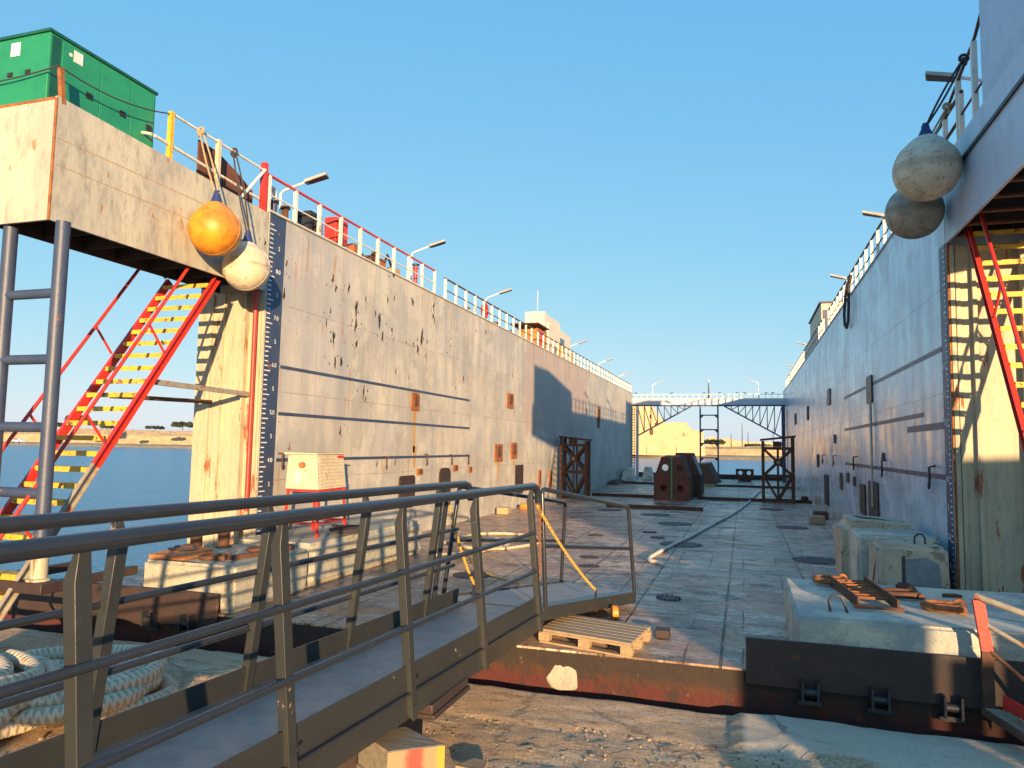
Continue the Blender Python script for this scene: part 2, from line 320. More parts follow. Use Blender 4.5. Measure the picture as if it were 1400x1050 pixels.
M['quay'] = quay_mat()
def walk_mat():
    s = NT('diamond_tread'); x, y, z = s.xyz()
    a = s.math('SINE', s.math('MULTIPLY', s.math('ADD', x, y), 220)); b = s.math('SINE', s.math('MULTIPLY', s.math('SUBTRACT', x, y), 220))
    t = s.ramp(s.math('MULTIPLY', a, b), .35, .7)
    c = s.mix(s.ramp(s.noise(5, 7, .7), .4, .65), (.44, .37, .31), (.32, .275, .24)); c = s.mix(s.math('MULTIPLY', t, .35), c, (.58, .52, .46))
    s.set('Base Color', c); s.set('Roughness', .5); s.set('Metallic', .25); s.set('Normal', s.bump(t, .004)); return s.m
M['tread'] = walk_mat()
def water_mat():
    s = NT('harbour_water'); v = s.map((1, 1, 1))
    s.set('Base Color', (.04, .25, .42)); s.set('Roughness', .22); s.set('IOR', 1.24)
    h = s.math('ADD', s.math('MULTIPLY', s.noise(.5, 6, .65, s.map((.8, 1.6, 1))), .9), s.math('MULTIPLY', s.noise(2.6, 5, .65, s.map((.8, 1.8, 1))), .22))
    s.set('Normal', s.bump(h, .9, 1.)); return s.m
M['water'] = water_mat()
# ---------------------------------------------------------------- mesh building
class MB:
    def __init__(s): s.v = []; s.f = []; s.uv = None
    def quad(s, *p):
        i = len(s.v); s.v += [Vector(q) for q in p]; s.f.append(list(range(i, i+len(p)))); return s
    def hexa(s, b, t):
        i = len(s.v); s.v += [Vector(q) for q in list(b)+list(t)]
        s.f += [[i+3, i+2, i+1, i], [i+4, i+5, i+6, i+7]]+[[i+k, i+(k+1) % 4, i+4+(k+1) % 4, i+4+k] for k in range(4)]
        return s
    def box(s, x0, y0, z0, x1, y1, z1):
        x0, x1 = sorted((x0, x1)); y0, y1 = sorted((y0, y1)); z0, z1 = sorted((z0, z1))
        return s.hexa([(x0, y0, z0), (x1, y0, z0), (x1, y1, z0), (x0, y1, z0)], [(x0, y0, z1), (x1, y0, z1), (x1, y1, z1), (x0, y1, z1)])
    def prism(s, pts, ext):
        i = len(s.v); n = len(pts); e = Vector(ext); s.v += [Vector(p) for p in pts]+[Vector(p)+e for p in pts]
        s.f += [list(range(i+n-1, i-1, -1)), list(range(i+n, i+2*n))]+[[i+k, i+(k+1) % n, i+n+(k+1) % n, i+n+k] for k in range(n)]
        return s
    def beam(s, a, b, w, h, up=(0, 0, 1)):
        a, b = Vector(a), Vector(b); d = (b-a).normalized(); u = Vector(up)
        if abs(d.dot(u)) > .98: u = Vector((0, 1, 0))
        r = d.cross(u).normalized()*w/2; u = r.cross(d).normalized()*h/2
        return s.hexa([a-r-u, a+r-u, b+r-u, b-r-u], [a-r+u, a+r+u, b+r+u, b-r+u])
    def tube(s, pts, r, n=10, cap=True, uv=False):
        pts = [Vector(p) for p in pts]; rs = r if isinstance(r, (list, tuple)) else [r]*len(pts)
        i0 = len(s.v); N = len(pts); ref = None; L = 0
        if uv and s.uv is None: s.uv = {}
        for k, p in enumerate(pts):
            d = (pts[min(k+1, N-1)]-pts[max(k-1, 0)]).normalized()
            if ref is None:
                ref = Vector((0, 0, 1)) if abs(d.z) < .9 else Vector((1, 0, 0))
            a = (ref-d*ref.dot(d)).normalized(); b = d.cross(a); ref = a
            if k: L += (p-pts[k-1]).length
            for j in range(n):
                t = 2*math.pi*j/n; s.v.append(p+(a*math.cos(t)+b*math.sin(t))*rs[k])
            if uv: s.uv[k+i0*1000] = L
        Ls = [0]
        for k in range(1, N): Ls.append(Ls[-1]+(pts[k]-pts[k-1]).length)
        for k in range(N-1):
            for j in range(n):
                f = [i0+k*n+j, i0+k*n+(j+1) % n, i0+(k+1)*n+(j+1) % n, i0+(k+1)*n+j]
                if uv: s.uv[len(s.f)] = [(j/n, Ls[k]), ((j+1)/n, Ls[k]), ((j+1)/n, Ls[k+1]), (j/n, Ls[k+1])]
                s.f.append(f)
        if cap: s.f += [[i0+j for j in range(n-1, -1, -1)], [i0+(N-1)*n+j for j in range(n)]]
        return s
    def lathe(s, c, prof, n=24, axis=(0, 0, 1)):
        ax = Vector(axis).normalized(); c = Vector(c)
        return s.tube([c+ax*z for r, z in prof], [max(r, 1e-4) for r, z in prof], n)
    def torus(s, c, R, r, axis=(0, 0, 1), n=24, m=8, sx=1., sy=1., ang=0.):
        ax = Vector(axis).normalized(); t = Vector((0, 0, 1)) if abs(ax.z) < .9 else Vector((1, 0, 0))
        a = ax.cross(t).normalized(); b = ax.cross(a); c = Vector(c); i0 = len(s.v)
        a, b = a*math.cos(ang)+b*math.sin(ang), b*math.cos(ang)-a*math.sin(ang)
        for k in range(n):
            T = 2*math.pi*k/n; o = a*math.cos(T)*sx+b*math.sin(T)*sy
            nrm = (a*math.cos(T)/sx+b*math.sin(T)/sy).normalized()
            for j in range(m):
                q = 2*math.pi*j/m; s.v.append(c+o*R+(nrm*math.cos(q)+ax*math.sin(q))*r)
        for k in range(n):
            for j in range(m): s.f.append([i0+k*m+j, i0+((k+1) % n)*m+j, i0+((k+1) % n)*m+(j+1) % m, i0+k*m+(j+1) % m])
        return s
    def build(s, name, mat, parent=None, loc=None, bev=0., smooth=True, ang=38):
        base = parent['_w'] if parent is not None else None
        L = Vector(base) if base is not None else Vector(loc or (0, 0, 0))
        me = bpy.data.meshes.new(name); me.from_pydata([v-L for v in s.v], [], s.f); me.validate(clean_customdata=False)
        if s.uv and len(me.polygons) == len(s.f):
            ul = me.uv_layers.new(name='UVMap')
            for pi, p in enumerate(me.polygons):
                if isinstance(s.uv.get(pi), list):
                    for q, li in enumerate(p.loop_indices): ul.data[li].uv = s.uv[pi][q]
        bm = bmesh.new(); bm.from_mesh(me); bmesh.ops.recalc_face_normals(bm, faces=bm.faces); bm.to_mesh(me); bm.free()
        if smooth: me.shade_smooth(); me.set_sharp_from_angle(angle=math.radians(ang))
        me.materials.append(M[mat] if isinstance(mat, str) else mat)
        o = bpy.data.objects.new(name, me); COL.objects.link(o)
        o['_w'] = tuple(L)
        if parent is not None: o.parent = parent
        else: o.location = L
        if bev:
            b = o.modifiers.new('edge', 'BEVEL'); b.width = bev; b.segments = 2; b.limit_method = 'ANGLE'; b.angle_limit = math.radians(50)
        return o
def tag(o, label=None, cat=None, group=None, kind=None):
    for k, v in (('label', label), ('category', cat), ('group', group), ('kind', kind)):
        if v: o[k] = v
    return o
def thing(name, label, cat, loc, group=None):
    o = bpy.data.objects.new(name, None); COL.objects.link(o); o.location = loc; o['_w'] = tuple(loc); o.empty_display_size = .1
    return tag(o, label, cat, group)
def kids(o): return [c for c in bpy.data.objects if c.parent == o]
def dup(root, loc, label=None, rz=0.):
    mp = []
    def cp(o, par):
        c = o.copy(); COL.objects.link(c)
        if par is not None: c.parent = par
        for ch in kids(o): mp.append((ch, c))
        return c
    r = cp(root, None); r.location = loc; r.rotation_euler.z = rz; r['_w'] = tuple(loc)
    while mp:
        ch, p = mp.pop(0); cp(ch, p)
    if label: r['label'] = label
    return r
def text_mesh(body, size, origin, xdir, ydir, name, mat, parent, off=.0, align='CENTER'):
    cu = bpy.data.curves.new('lettering', 'FONT'); cu.body = body; cu.size = size; cu.align_x = align; cu.align_y = 'CENTER'; cu.extrude = .001
    to = bpy.data.objects.new('lettering', cu); COL.objects.link(to); bpy.context.view_layer.update()
    me = bpy.data.meshes.new_from_object(to.evaluated_get(bpy.context.evaluated_depsgraph_get())); bpy.data.objects.remove(to)
    X = Vector(xdir).normalized(); Y = Vector(ydir).normalized(); Z = X.cross(Y); O = Vector(origin)-Vector(parent['_w'])
    for v in me.vertices: v.co = O+X*v.co.x+Y*v.co.y+Z*(v.co.z+off)
    me.materials.append(M[mat]); o = bpy.data.objects.new(name, me); COL.objects.link(o); o.parent = parent; o['_w'] = parent['_w']; return o
XL, XR, DF = -7.2, 2.6, 7.4     # inner wall faces, dock front edge
YL, YR, YE = 9.7, 10.9, 50.
ZL, ZR = 5.7, 5.95
# ================================================================ SETTING
tag(MB().quad((-3000, -1500, -1.1), (3000, -1500, -1.1), (3000, 4000, -1.1), (-3000, 4000, -1.1)).build('water', 'water'), 'rippled blue harbour water', None, None, 'structure')
def quay():
    b = MB(); zq = -.36
    def edge(x): return 7.22+.012*x+.05*noise.noise(Vector((x*1.3, 0, 0)))+.03*noise.noise(Vector((x*6, 2, 0)))
    nx, ny = 300, 110; x0, x1, y0 = -14., 9., -3.
    for j in range(ny+1):
        t = j/ny
        for i in range(nx+1):
            x = x0+(x1-x0)*i/nx; e = edge(x); y = y0+(e-y0)*(1-(1-t)**1.6)
            h = .012*noise.noise(Vector((x*1.1, y*1.6, 0)))+.006*noise.noise(Vector((x*5, y*8, 3)))+.004*noise.noise(Vector((x*17, y*17, 5)))
            dd = e-y
            k = 1 if dd < .85+.12*noise.noise(Vector((x*2, 0, 9))) else 0
            h += .05*k*(1 if x > -.1 or x < -3 else .35)
            if 0 < dd < .1: h -= (.1-dd)*.35
            if x > -3 and dd > .9: h += .025*abs(noise.noise(Vector((x*30, y*30, 5))))
            b.v.append(Vector((x, y, zq+h if j < ny else zq-.08)))
    n = nx+1
    for j in range(ny):
        for i in range(nx): b.f.append([j*n+i, j*n+i+1, (j+1)*n+i+1, (j+1)*n+i])
    last = [b.v[ny*n+i] for i in range(n)]
    for i in range(nx): b.quad(last[i], last[i+1], last[i+1]-Vector((0, 0, 3)), last[i]-Vector((0, 0, 3)))
    for (a, c, d, e_) in ((-80, -14, -60, 7.0), (9, 90, -60, 7.2), (-14, 9, -60, -3)):
        b.quad((a, d, zq-.02), (c, d, zq-.02), (c, e_, zq-.02), (a, e_, zq-.02))
        b.quad((a, e_, zq-.02), (c, e_, zq-.02), (c, e_, -3), (a, e_, -3))
    tag(b.build('quay', 'quay', smooth=True, ang=60), 'worn stone quay with rough broken surface', None, None, 'structure')
quay()
# far shore, built as land with a sea wall
def shore():
    b = MB(); N = 160
    prev = None
    for i in range(N+1):
        a = i/N; x = -420+840*a; y = 232+4*noise.noise(Vector((x*.02, 0, 0)))-abs(x+60)*.10
        hh = 5.6+1.0*noise.noise(Vector((x*.03, 5, 0))); 
        if x > -40: hh = 3.0+.8*noise.noise(Vector((x*.05, 5, 0)))
        ring = [(x, y-3, -1.6), (x, y+2, -.3), (x, y+12, .2), (x, y+13, .4+hh*.55), (x, y+16, hh), (x, y+600, hh)]
        if prev:
            for k in range(5): b.quad(prev[k], ring[k], ring[k+1], prev[k+1])
        prev = ring
    tag(b.build('far_shore', 'shore', ang=25), 'low ochre shore with a sea wall across the water', None, None, 'structure')
shore()
# ================================================================ PONTOON
dk = MB().box(-9.3, DF, -1.9, 4.9, 53.6, 0).build('dock_floor', 'deck')
tag(dk, 'worn rust brown steel plate floor of the floating dock', None, None, 'structure')
MB().box(-9.3, DF-.012, -1.9, 4.9, DF, -.02).build('hull_side', 'hull', dk)
for nm, (xa, xb, z0, z1) in enumerate(((-9.2, -5.92, -.16, .24), (0.0, 3.6, -.12, .30))):
    p = MB().box(xa, DF-.05, z0, xb, DF-.016, z1).build('edge_plate', 'brownplate', dk, bev=.004)
def bollardish(x):   # mounting lugs on the hull side
    l = MB(); l.box(x-.075, DF-.16, -.20, x-.055, DF-.016, -.02); l.box(x+.055, DF-.16, -.20, x+.075, DF-.016, -.02)
    l.lathe((x-.08, DF-.10, -.12), [(.035, 0), (.035, .16)], 12, (1, 0, 0)); l.box(x-.1, DF-.09, -.24, x+.1, DF-.016, -.20)
    l.build('mounting_lug', 'dark', dk)
for x in (.55, 1.12, 1.68, 2.2, 2.75, -6.3, -6.85, -7.5): bollardish(x)
for (x, y, r) in ((-1.0, 10.4, .17), (-2.55, 12.6, .18), (-2.75, 13.6, .18), (-2.55, 15.0, .17), (-3.3, 17.0, .18), (-2.2, 18.2, .17), (-1.9, 17.2, .16), (-4.1, 11.0, .3), (-2.6, 23.0, .45), (-1.8, 20.5, .45), (-1.3, 16.2, .45), (1.3, 15.0, .45), (1.2, 21.0, .42), (0.9, 27.0, .4), (-4.2, 24.0, .4)):
    f = MB().lathe((x, y, .001), [(r, 0), (r, .008), (r*.8, .010), (.001, .010)], 22)
    for k in range(14):
        t = k*2*math.pi/14; f.lathe((x+r*.9*math.cos(t), y+r*.9*math.sin(t), .008), [(.014, 0), (.014, .014)], 6)
    f.build('manhole_cover', 'brownplate', dk)
for (x0, x1, y) in ((-6.1, -3.5, 30.7), (-1.8, 2.5, 30.9), (-4.5, -1.3, 25.2), (-7.1, 2.5, 42)):
    b = MB(); b.box(x0, y-.11, 0, x1, y+.11, .012); b.box(x0, y-.11, .012, x1, y-.09, .11); b.box(x0, y+.09, .012, x1, y+.11, .11); b.box(x0, y-.02, .012, x1, y+.02, .09)
    b.build('floor_rail', 'rust', dk)
MB().box(XL, 52.6, .0, 2.6, 52.8, .32).build('end_sill', 'brownplate', dk)
# sponson carrying the landing column
sp = MB().box(-8.1, 5.86, .43, -6.9, 6.16, .54); sp.box(-8.1, 6.17, .40, -8.0, DF-.06, .5); sp.box(-7.2, 6.17, .40, -7.1, DF-.06, .5)
tag(sp.build('support_bracket', 'brownplate', loc=(-8, 6.5, .28), bev=.01), 'rusty steel box bracket jutting out below the blue columns', 'bracket')
# ================================================================ LEFT WING WALL
LW = thing('wing_wall', 'pale sunlit steel wing wall on the left with flaked black patches and three dark lines', 'dock wall', (-7.8, YL, 0))
MB().box(XL-1.25, YL+.02, 0, XL, YE, ZL).build('hull_plating', 'wallL', LW)
tw = MB().box(XL-1.25, YL, 0, XL-.004, YL+.018, 4.42)
for x, wd in ((-8.2, .05), (-7.95, .02), (-7.52, .04), (-7.28, .05)): tw.box(x, YL-.03, 0, x+wd, YL, 4.4)
tw.box(XL-.30, YL-.10, .0, XL-.27, YL, 4.4)
tw.build('end_plate', 'tower', LW)
MB().lathe((XL-.09, YL-.10, .95), [(.035, 0), (.035, 3.5)], 12).build('red_pipe', 'red', LW)
MB().tube([(XL-.09, YL-.10, .97), (XL-.09, YL-.11, .90), (XL+.0, YL-.11, .88), (XL+.22, YL-.10, .88)], .045, 10).build('pipe_elbow', 'ropetan', LW)
# gunwale strip along the top
MB().box(XL-1.25, YL, ZL+.003, XL+.03, YE, ZL+.03).build('gunwale', 'plat', LW)
# draught scale
ds = MB().hexa([(XL+.002, YL+.04, .05), (XL+.006, YL+.04, .05), (XL+.006, YL+.40, .05), (XL+.002, YL+.40, .05)], [(XL+.002, YL+.04, ZL), (XL+.006, YL+.04, ZL), (XL+.006, YL+.46, ZL), (XL+.002, YL+.46, ZL)]).build('draught_scale', 'navy', LW)
tk = MB(); tick = .076
for k in range(72):
    z = .12+k*tick; ln = .15 if k % 5 == 0 else .085
    tk.box(XL+.007, YL+.05, z, XL+.009, YL+.05+ln, z+.018)
tk.build('tick_mark', 'cleanwhite', ds)
for k in range(12):
    lab = 3.0+k*.5; z = 1.75+(lab-4.0)*.76
    text_mesh(('%d.0' % int(lab)) if lab == int(lab) else '5', .10, (XL+.008, YL+.30, z), (0, 1, 0), (0, 0, 1), 'numeral', 'cleanwhite', ds)
for z, y1 in ((3.265, 18.85), (2.50, 18.9), (1.75, 18.9)):
    MB().box(XL+.002, YL+.47, z-.028, XL+.005, y1, z+.028).build('painted_line', 'navy', LW)
M['flakerim'] = simple('flake_rim', (.30, .27, .23), (.34, .20, .11), .7, scale=6)
# dark flaked patches of paint (uneven plates of scale on the wall)
def flake(b, y, z, hh, ww, x, sgn=1):
    n = 22; P = []
    for k in range(n):
        t = 2*math.pi*k/n; q = max(.2, 1+1.3*noise.noise(Vector((y*7+math.cos(t)*1.2, z*7+math.sin(t)*1.2, 1)))+.5*noise.noise(Vector((y*9+math.cos(t)*4, z*9+math.sin(t)*4, 5)))+random.uniform(-.12, .12))
        P.append((x, y+ww*q*math.cos(t)+.06*hh*math.sin(t), z+hh*q*math.sin(t)))
    b.prism(P, (.002*sgn, 0, 0))
fl = MB(); fr_ = MB()
for (px, py, s) in ((362, 332, 1), (375, 348, 1), (392, 360, .8), (455, 381, 1.6), (459, 393, 1), (477, 394, 1.5), (487, 421, 2.2), (486, 446, 2), (456, 462, 2.4), (487, 470, 1.3), (523, 460, 2), (536, 451, 1.2), (530, 408, 1), (577, 460, 3.6), (571, 478, 2.2), (593, 418, 1.5), (592, 432, 1.3), (594, 438, 1.2), (466, 495, 1.6), (458, 494, 1.3), (497, 536, 2.0), (465, 590, 1), (633, 518, 1.4), (664, 454, 1.2), (541, 506, .9), (559, 516, .7), (452, 425, .8), (500, 545, .8), (388, 402, 1.1), (383, 397, 1), (515, 634, .8), (540, 632, 1), (623, 530, .7), (658, 480, .8), (565, 470, 1), (446, 440, .8), (539, 407, .7), (500, 408, .8)):
    p = at(px, py, 'X', XL); hh = s*.027+.012; flake(fr_, p.y, p.z-hh*.3, hh*1.9, hh*.66, XL+.0005); flake(fl, p.y, p.z, hh*1.5, hh*.55, XL+.003)
    for q in range(2): flake(fl, p.y+random.uniform(-.25, .25), p.z+random.uniform(-.18, .18), hh*.35, hh*.2, XL+.002)
fl.build('flaked_patch', 'black', LW); fr_.build('rust_bloom', 'flakerim', LW)
# doors, sockets, brackets and hooks on the left wall
def pad(x, y0, z0, y1, z1, t=.03, sg=1, rnd=.1):
    b = MB(); r = min(rnd, (y1-y0)*.45, (z1-z0)*.45); P = []
    for (cy, cz, a0) in ((y1-r, z1-r, 0), (y0+r, z1-r, 90), (y0+r, z0+r, 180), (y1-r, z0+r, 270)):
        for k in range(5):
            a = math.radians(a0+k*22.5); P.append((x, cy+r*math.cos(a), cz+r*math.sin(a)))
    return b.prism(P, (t*sg, 0, 0))
def pr(px0, py0, px1, py1, X):
    a = at(px0, py0, 'X', X); c = at(px1, py1, 'X', X); return min(a.y, c.y), min(a.z, c.z), max(a.y, c.y), max(a.z, c.z)
y0, z0, y1, z1 = pr(545, 651, 565, 700, XL); d = pad(XL+.001, y0, .62, y1, z1, .03).build('hatch', 'brownplate', LW); d['label'] = 'rounded brown hatch'
for k in range(6): MB().box(XL+.03, y0+.01, .7+k*.1, XL+.045, y0+.05, .73+k*.1).build('clamp', 'rust', d)
y0, z0, y1, z1 = pr(600, 640, 614, 690, XL); pad(XL+.001, y0, .62, y1, z1, .03, 1, .2).build('hatch', 'brownplate', LW)
y0, z0, y1, z1 = pr(704, 636, 714, 674, XL); pad(XL+.001, y0, z0, y1, z1, .03, 1, .02).build('hatch', 'brownplate', LW)
for (px, py, hw, hh) in ((567, 549, 5, 13), (697, 548, 4, 11), (681, 619, 5, 12), (702, 616, 4, 11), (573, 645, 4, 4), (622, 640, 3, 4), (818, 570, 1.6, 15), (737, 655, 1.8, 12), (752, 655, 1.8, 12), (642, 642, 2, 4)):
    y0, z0, y1, z1 = pr(px-hw, py-hh, px+hw, py+hh, XL)
    b = pad(XL+.001, y0, z0, y1, z1, .035, 1, .04).build('socket_plate', 'rustor', LW, bev=.004)
    g = pad(XL+.036, y0+(y1-y0)*.3, z0+(z1-z0)*.25, y1-(y1-y0)*.3, z1-(z1-z0)*.12, .02).build('latch', 'rust', b)
stn = MB()   # stains with a shape of their own run down from the sockets
for (px, py, l) in ((567, 562, .95), (681, 631, .6), (702, 627, .5), (567, 610, .5)):
    p = at(px, py, 'X', XL); stn.hexa([(XL+.001, p.y-.05, p.z-l), (XL+.0025, p.y-.05, p.z-l), (XL+.0025, p.y+.05, p.z-l), (XL+.001, p.y+.05, p.z-l)], [(XL+.001, p.y-.11, p.z), (XL+.0025, p.y-.11, p.z), (XL+.0025, p.y+.11, p.z), (XL+.001, p.y+.11, p.z)])
M['stain'] = simple('rust_stain', (.40, .22, .07), (.46, .32, .16), .7, scale=7, stretch=(1, 3, .4))
stn.build('rust_stain', 'stain', LW)
for (px, py) in ((384, 630), (527, 632), (617, 628), (583, 628), (640, 628)):
    p = at(px, py, 'X', XL+.05); hk = MB().tube([(XL, p.y, p.z+.12), (XL+.08, p.y, p.z+.12), (XL+.08, p.y, p.z-.08), (XL+.05, p.y+.06, p.z-.13), (XL+.03, p.y+.12, p.z-.08)], .016, 8)
    hk.build('mooring_hook', 'rust', LW)
# cantilever landing at the front of the left wall
PY = 5.9
pf = MB(); pf.prism([(XL, PY, 4.42), (XL, YL-.003, 4.42), (XL, YL-.003, 5.7), (XL, PY+.0, 5.78)], (.0, 0, 0)) if False else pf
pf.hexa([(XL-.03, PY, 4.42), (XL, PY, 4.42), (XL, YL-.003, 4.42), (XL-.03, YL-.003, 4.42)], [(XL-.03, PY+.0, 5.82), (XL, PY+.0, 5.82), (XL, YL-.003, 5.68), (XL-.03, YL-.003, 5.68)])
pf.box(XL-1.9, PY, 4.42, XL-.032, PY+.03, 5.80)
pf.build('landing_bulwark', 'plat', LW)
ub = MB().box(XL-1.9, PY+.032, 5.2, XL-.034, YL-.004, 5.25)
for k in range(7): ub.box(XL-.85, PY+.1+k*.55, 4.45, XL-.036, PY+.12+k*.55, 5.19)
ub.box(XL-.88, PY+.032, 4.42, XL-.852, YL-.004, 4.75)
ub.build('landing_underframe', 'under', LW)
tr_ = MB().box(XL-.031, PY-.002, 4.418, XL+.002, PY+.012, 5.80); tr_.box(XL-1.9, PY-.002, 5.78, XL-.033, PY+.012, 5.815)
tr_.build('rusty_edge', 'rustor', LW)
lrs = MB()
for k, z in enumerate((5.35, 5.05)):
    lrs.box(XL+.0005, PY+.03, z, XL+.003, YL-.3, z+.008)
lrs.build('weld_seam', 'stain', LW)
# landing columns with rungs
lc = thing('column_frame', 'pair of navy blue columns with rungs carrying the left landing', 'support frame', (-7.4, 6.0, .54))
MB().lathe((-7.13, 6.02, .54), [(.075, 0), (.075, 3.88)], 18).build('column', 'navy', lc)
MB().lathe((-7.90, 6.02, .54), [(.075, 0), (.075, 3.88)], 18).build('column', 'navy', lc)
for z in (3.63, 2.90, 2.16, 1.45): MB().tube([(-7.90, 6.02, z), (-7.13, 6.02, z)], .055, 12).build('rung', 'navy', lc)
MB().lathe((-7.13, 6.02, .541), [(.12, 0), (.12, .02), (.085, .03), (.085, .42)], 18).build('column_foot', 'tower', lc)
# ================================================================ STAIRS
def stair(root, xa, xb, y_top, z_top, y_bot, z_bot, n, railside, greytail=False):
    d = Vector((0, y_bot-y_top, z_bot-z_top)); L = d.length; dn = d.normalized(); up = Vector((0, -dn.z, dn.y)); up = up if up.z > 0 else -up
    def P(x, t): return Vector((x, y_top+(y_bot-y_top)*t, z_top+(z_bot-z_top)*t))
    for x in (xa, xb):
        cut = .60 if greytail and x == xb else 1.
        sg = 1 if x == xb else -1
        b = MB().beam(P(x, 0), P(x, cut), .014, .105, up); b.beam(P(x+.02*sg, 0)+up*.047, P(x+.02*sg, cut)+up*.047, .05, .012, up); b.beam(P(x+.02*sg, 0)-up*.047, P(x+.02*sg, cut)-up*.047, .05, .012, up)
        b.build('stringer', 'red', root)
        if cut < 1:
            b = MB().beam(P(x, cut+.001), P(x, 1), .014, .105, up); b.beam(P(x+.02*sg, cut+.001)+up*.047, P(x+.02*sg, 1)+up*.047, .05, .012, up); b.beam(P(x+.02*sg, cut+.001)-up*.047, P(x+.02*sg, 1)-up*.047, .05, .012, up)
            b.build('stringer', 'greypaint', root)['label'] = 'lower stringer section in bare grey'
    for k in range(n):
        p = P(0, (k+.5)/n); s = MB().box(xa+.01, p.y-.085, p.z-.018, xb-.01, p.y+.085, p.z); s.box(xa+.01, p.y-.087, p.z-.06, xb-.01, p.y-.083, p.z)
        s.build('step', 'yellow', root, bev=.002)
    for x in railside:
        off = up*.50
        r = MB().tube([P(x, .0)+up*.08, P(x, .0)+off*.95, P(x, .03)+off, P(x, .97)+off, P(x, 1)+off*.95, P(x, 1)+up*.08], .022, 10)
        for t in (.28, .55, .8): r.tube([P(x, t)+up*.08, P(x, t-.02)+off], .016, 8)
        r.build('handrail', 'red', root)
ls = thing('staircase', 'steep red staircase with worn yellow treads under the left landing', 'staircase', (-7.75, 5.9, .54))
stair(ls, -8.15, -7.33, 8.72, 4.40, 5.55, -.05, 24, (-8.18, -7.30), True)
MB().beam((-7.36, 7.72, 2.80), (-7.40, 9.66, 2.78), .05, .07).build('tie_beam', 'greypaint', ls); MB().beam((-8.1, 7.72, 2.62), (-8.1, 9.66, 2.66), .04, .06).build('tie_beam', 'rust', ls)
rs = thing('staircase', 'red staircase with yellow treads below the blue landing at the right edge', 'staircase', (3.1, 7.6, 0))
stair(rs, 2.78, 3.75, 10.50, 4.95, 7.42, .02, 22, (2.75, 3.78))
# ================================================================ RIGHT WING WALL
RW = thing('wing_wall', 'shaded blue grey steel wing wall on the right with glossy streaks', 'dock wall', (3.2, YR, 0))
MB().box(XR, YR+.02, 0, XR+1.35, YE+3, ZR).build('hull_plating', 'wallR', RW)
te = MB().box(XR+.004, YR, 0, XR+1.35, YR+.018, 4.80)
for x, wd, dp in ((XR+.03, .05, .06), (XR+.10, .05, .03), (2.88, .05, .07), (3.42, .13, .12), (3.9, .05, .05)): te.box(x, YR-dp, 0, x+wd, YR, 4.8)
te.build('end_plate', 'tower', RW)
MB().box(XR+.003, YR-.05, .2, XR+.035, YR-.004, 4.86).build('corner_angle', 'rustor', RW)
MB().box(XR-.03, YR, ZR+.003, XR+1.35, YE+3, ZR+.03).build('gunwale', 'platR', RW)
ds = MB().box(XR-.006, YR+.03, .03, XR-.002, YR+.33, 4.85).build('draught_scale', 'navy', RW)
tk = MB()
for k in range(62):
    z = .12+k*tick; ln = .13 if k % 5 == 0 else .07
    tk.box(XR-.009, YR+.04, z, XR-.007, YR+.04+ln, z+.018)
tk.build('tick_mark', 'cleanwhite', ds)
for k in range(9):
    lab = 2.5+k*.5; z = 1.7+(lab-4.0)*.76
    text_mesh(('%d.0' % int(lab)) if lab == int(lab) else '5', .12, (XR-.008, YR+.23, z), (0, -1, 0), (0, 0, 1), 'numeral', 'cleanwhite', ds)
for z, ya, yb, hh in ((3.47, YR+.36, 21.5, .035), (2.62, 12.4, 21.5, .035), (1.72, YR+.36, 21.5, .035), (2.42, YR+.36, 13.6, .05)):
    MB().box(XR-.005, ya, z-hh, XR-.002, yb, z+hh).build('painted_line', 'navy', RW)
for (px, py, hw, hh, mt) in ((1190, 533, 4, 17, 'dark'), (1134, 543, 2, 10, 'dark'), (1181, 683, 4, 22, 'brownplate'), (1196, 686, 7, 29, 'brownplate'), (1131, 670, 3, 22, 'brownplate'), (1151, 658, 1.6, 12, 'rust'), (1160, 653, 1.4, 7, 'rust'), (1169, 658, 1.4, 7, 'rust'), (1119, 630, 1.2, 9, 'rust'), (1088, 573, 1, 7, 'rust'), (1105, 565, 1, 9, 'rust'), (1142, 600, 1, 6, 'rust'), (1209, 625, 1.3, 6, 'rust')):
    y0, z0, y1, z1 = pr(px-hw, py-hh, px+hw, py+hh, XR); b = pad(XR-.001, y0, z0, y1, z1, .035, -1, .06).build('socket_plate' if mt != 'brownplate' else 'hatch', mt, RW, bev=.004)
p0 = at(1190, 550, 'X', XR-.05); MB().tube([(XR-.05, p0.y, p0.z), (XR-.05, p0.y, .9)], .025, 8).build('drain_pipe', 'lamp', RW)
for (px, py) in ((1168, 633), (1207, 640), (1272, 652), (1140, 630), (1125, 628)):
    p = at(px, py, 'X', XR-.05); MB().tube([(XR, p.y-.08, p.z+.16), (XR-.08, p.y-.08, p.z+.14), (XR-.08, p.y-.08, p.z-.1), (XR-.07, p.y+.02, p.z-.16), (XR-.05, p.y+.12, p.z-.1), (XR-.03, p.y+.12, p.z-.02)], .018, 8).build('mooring_hook', 'dark', RW)
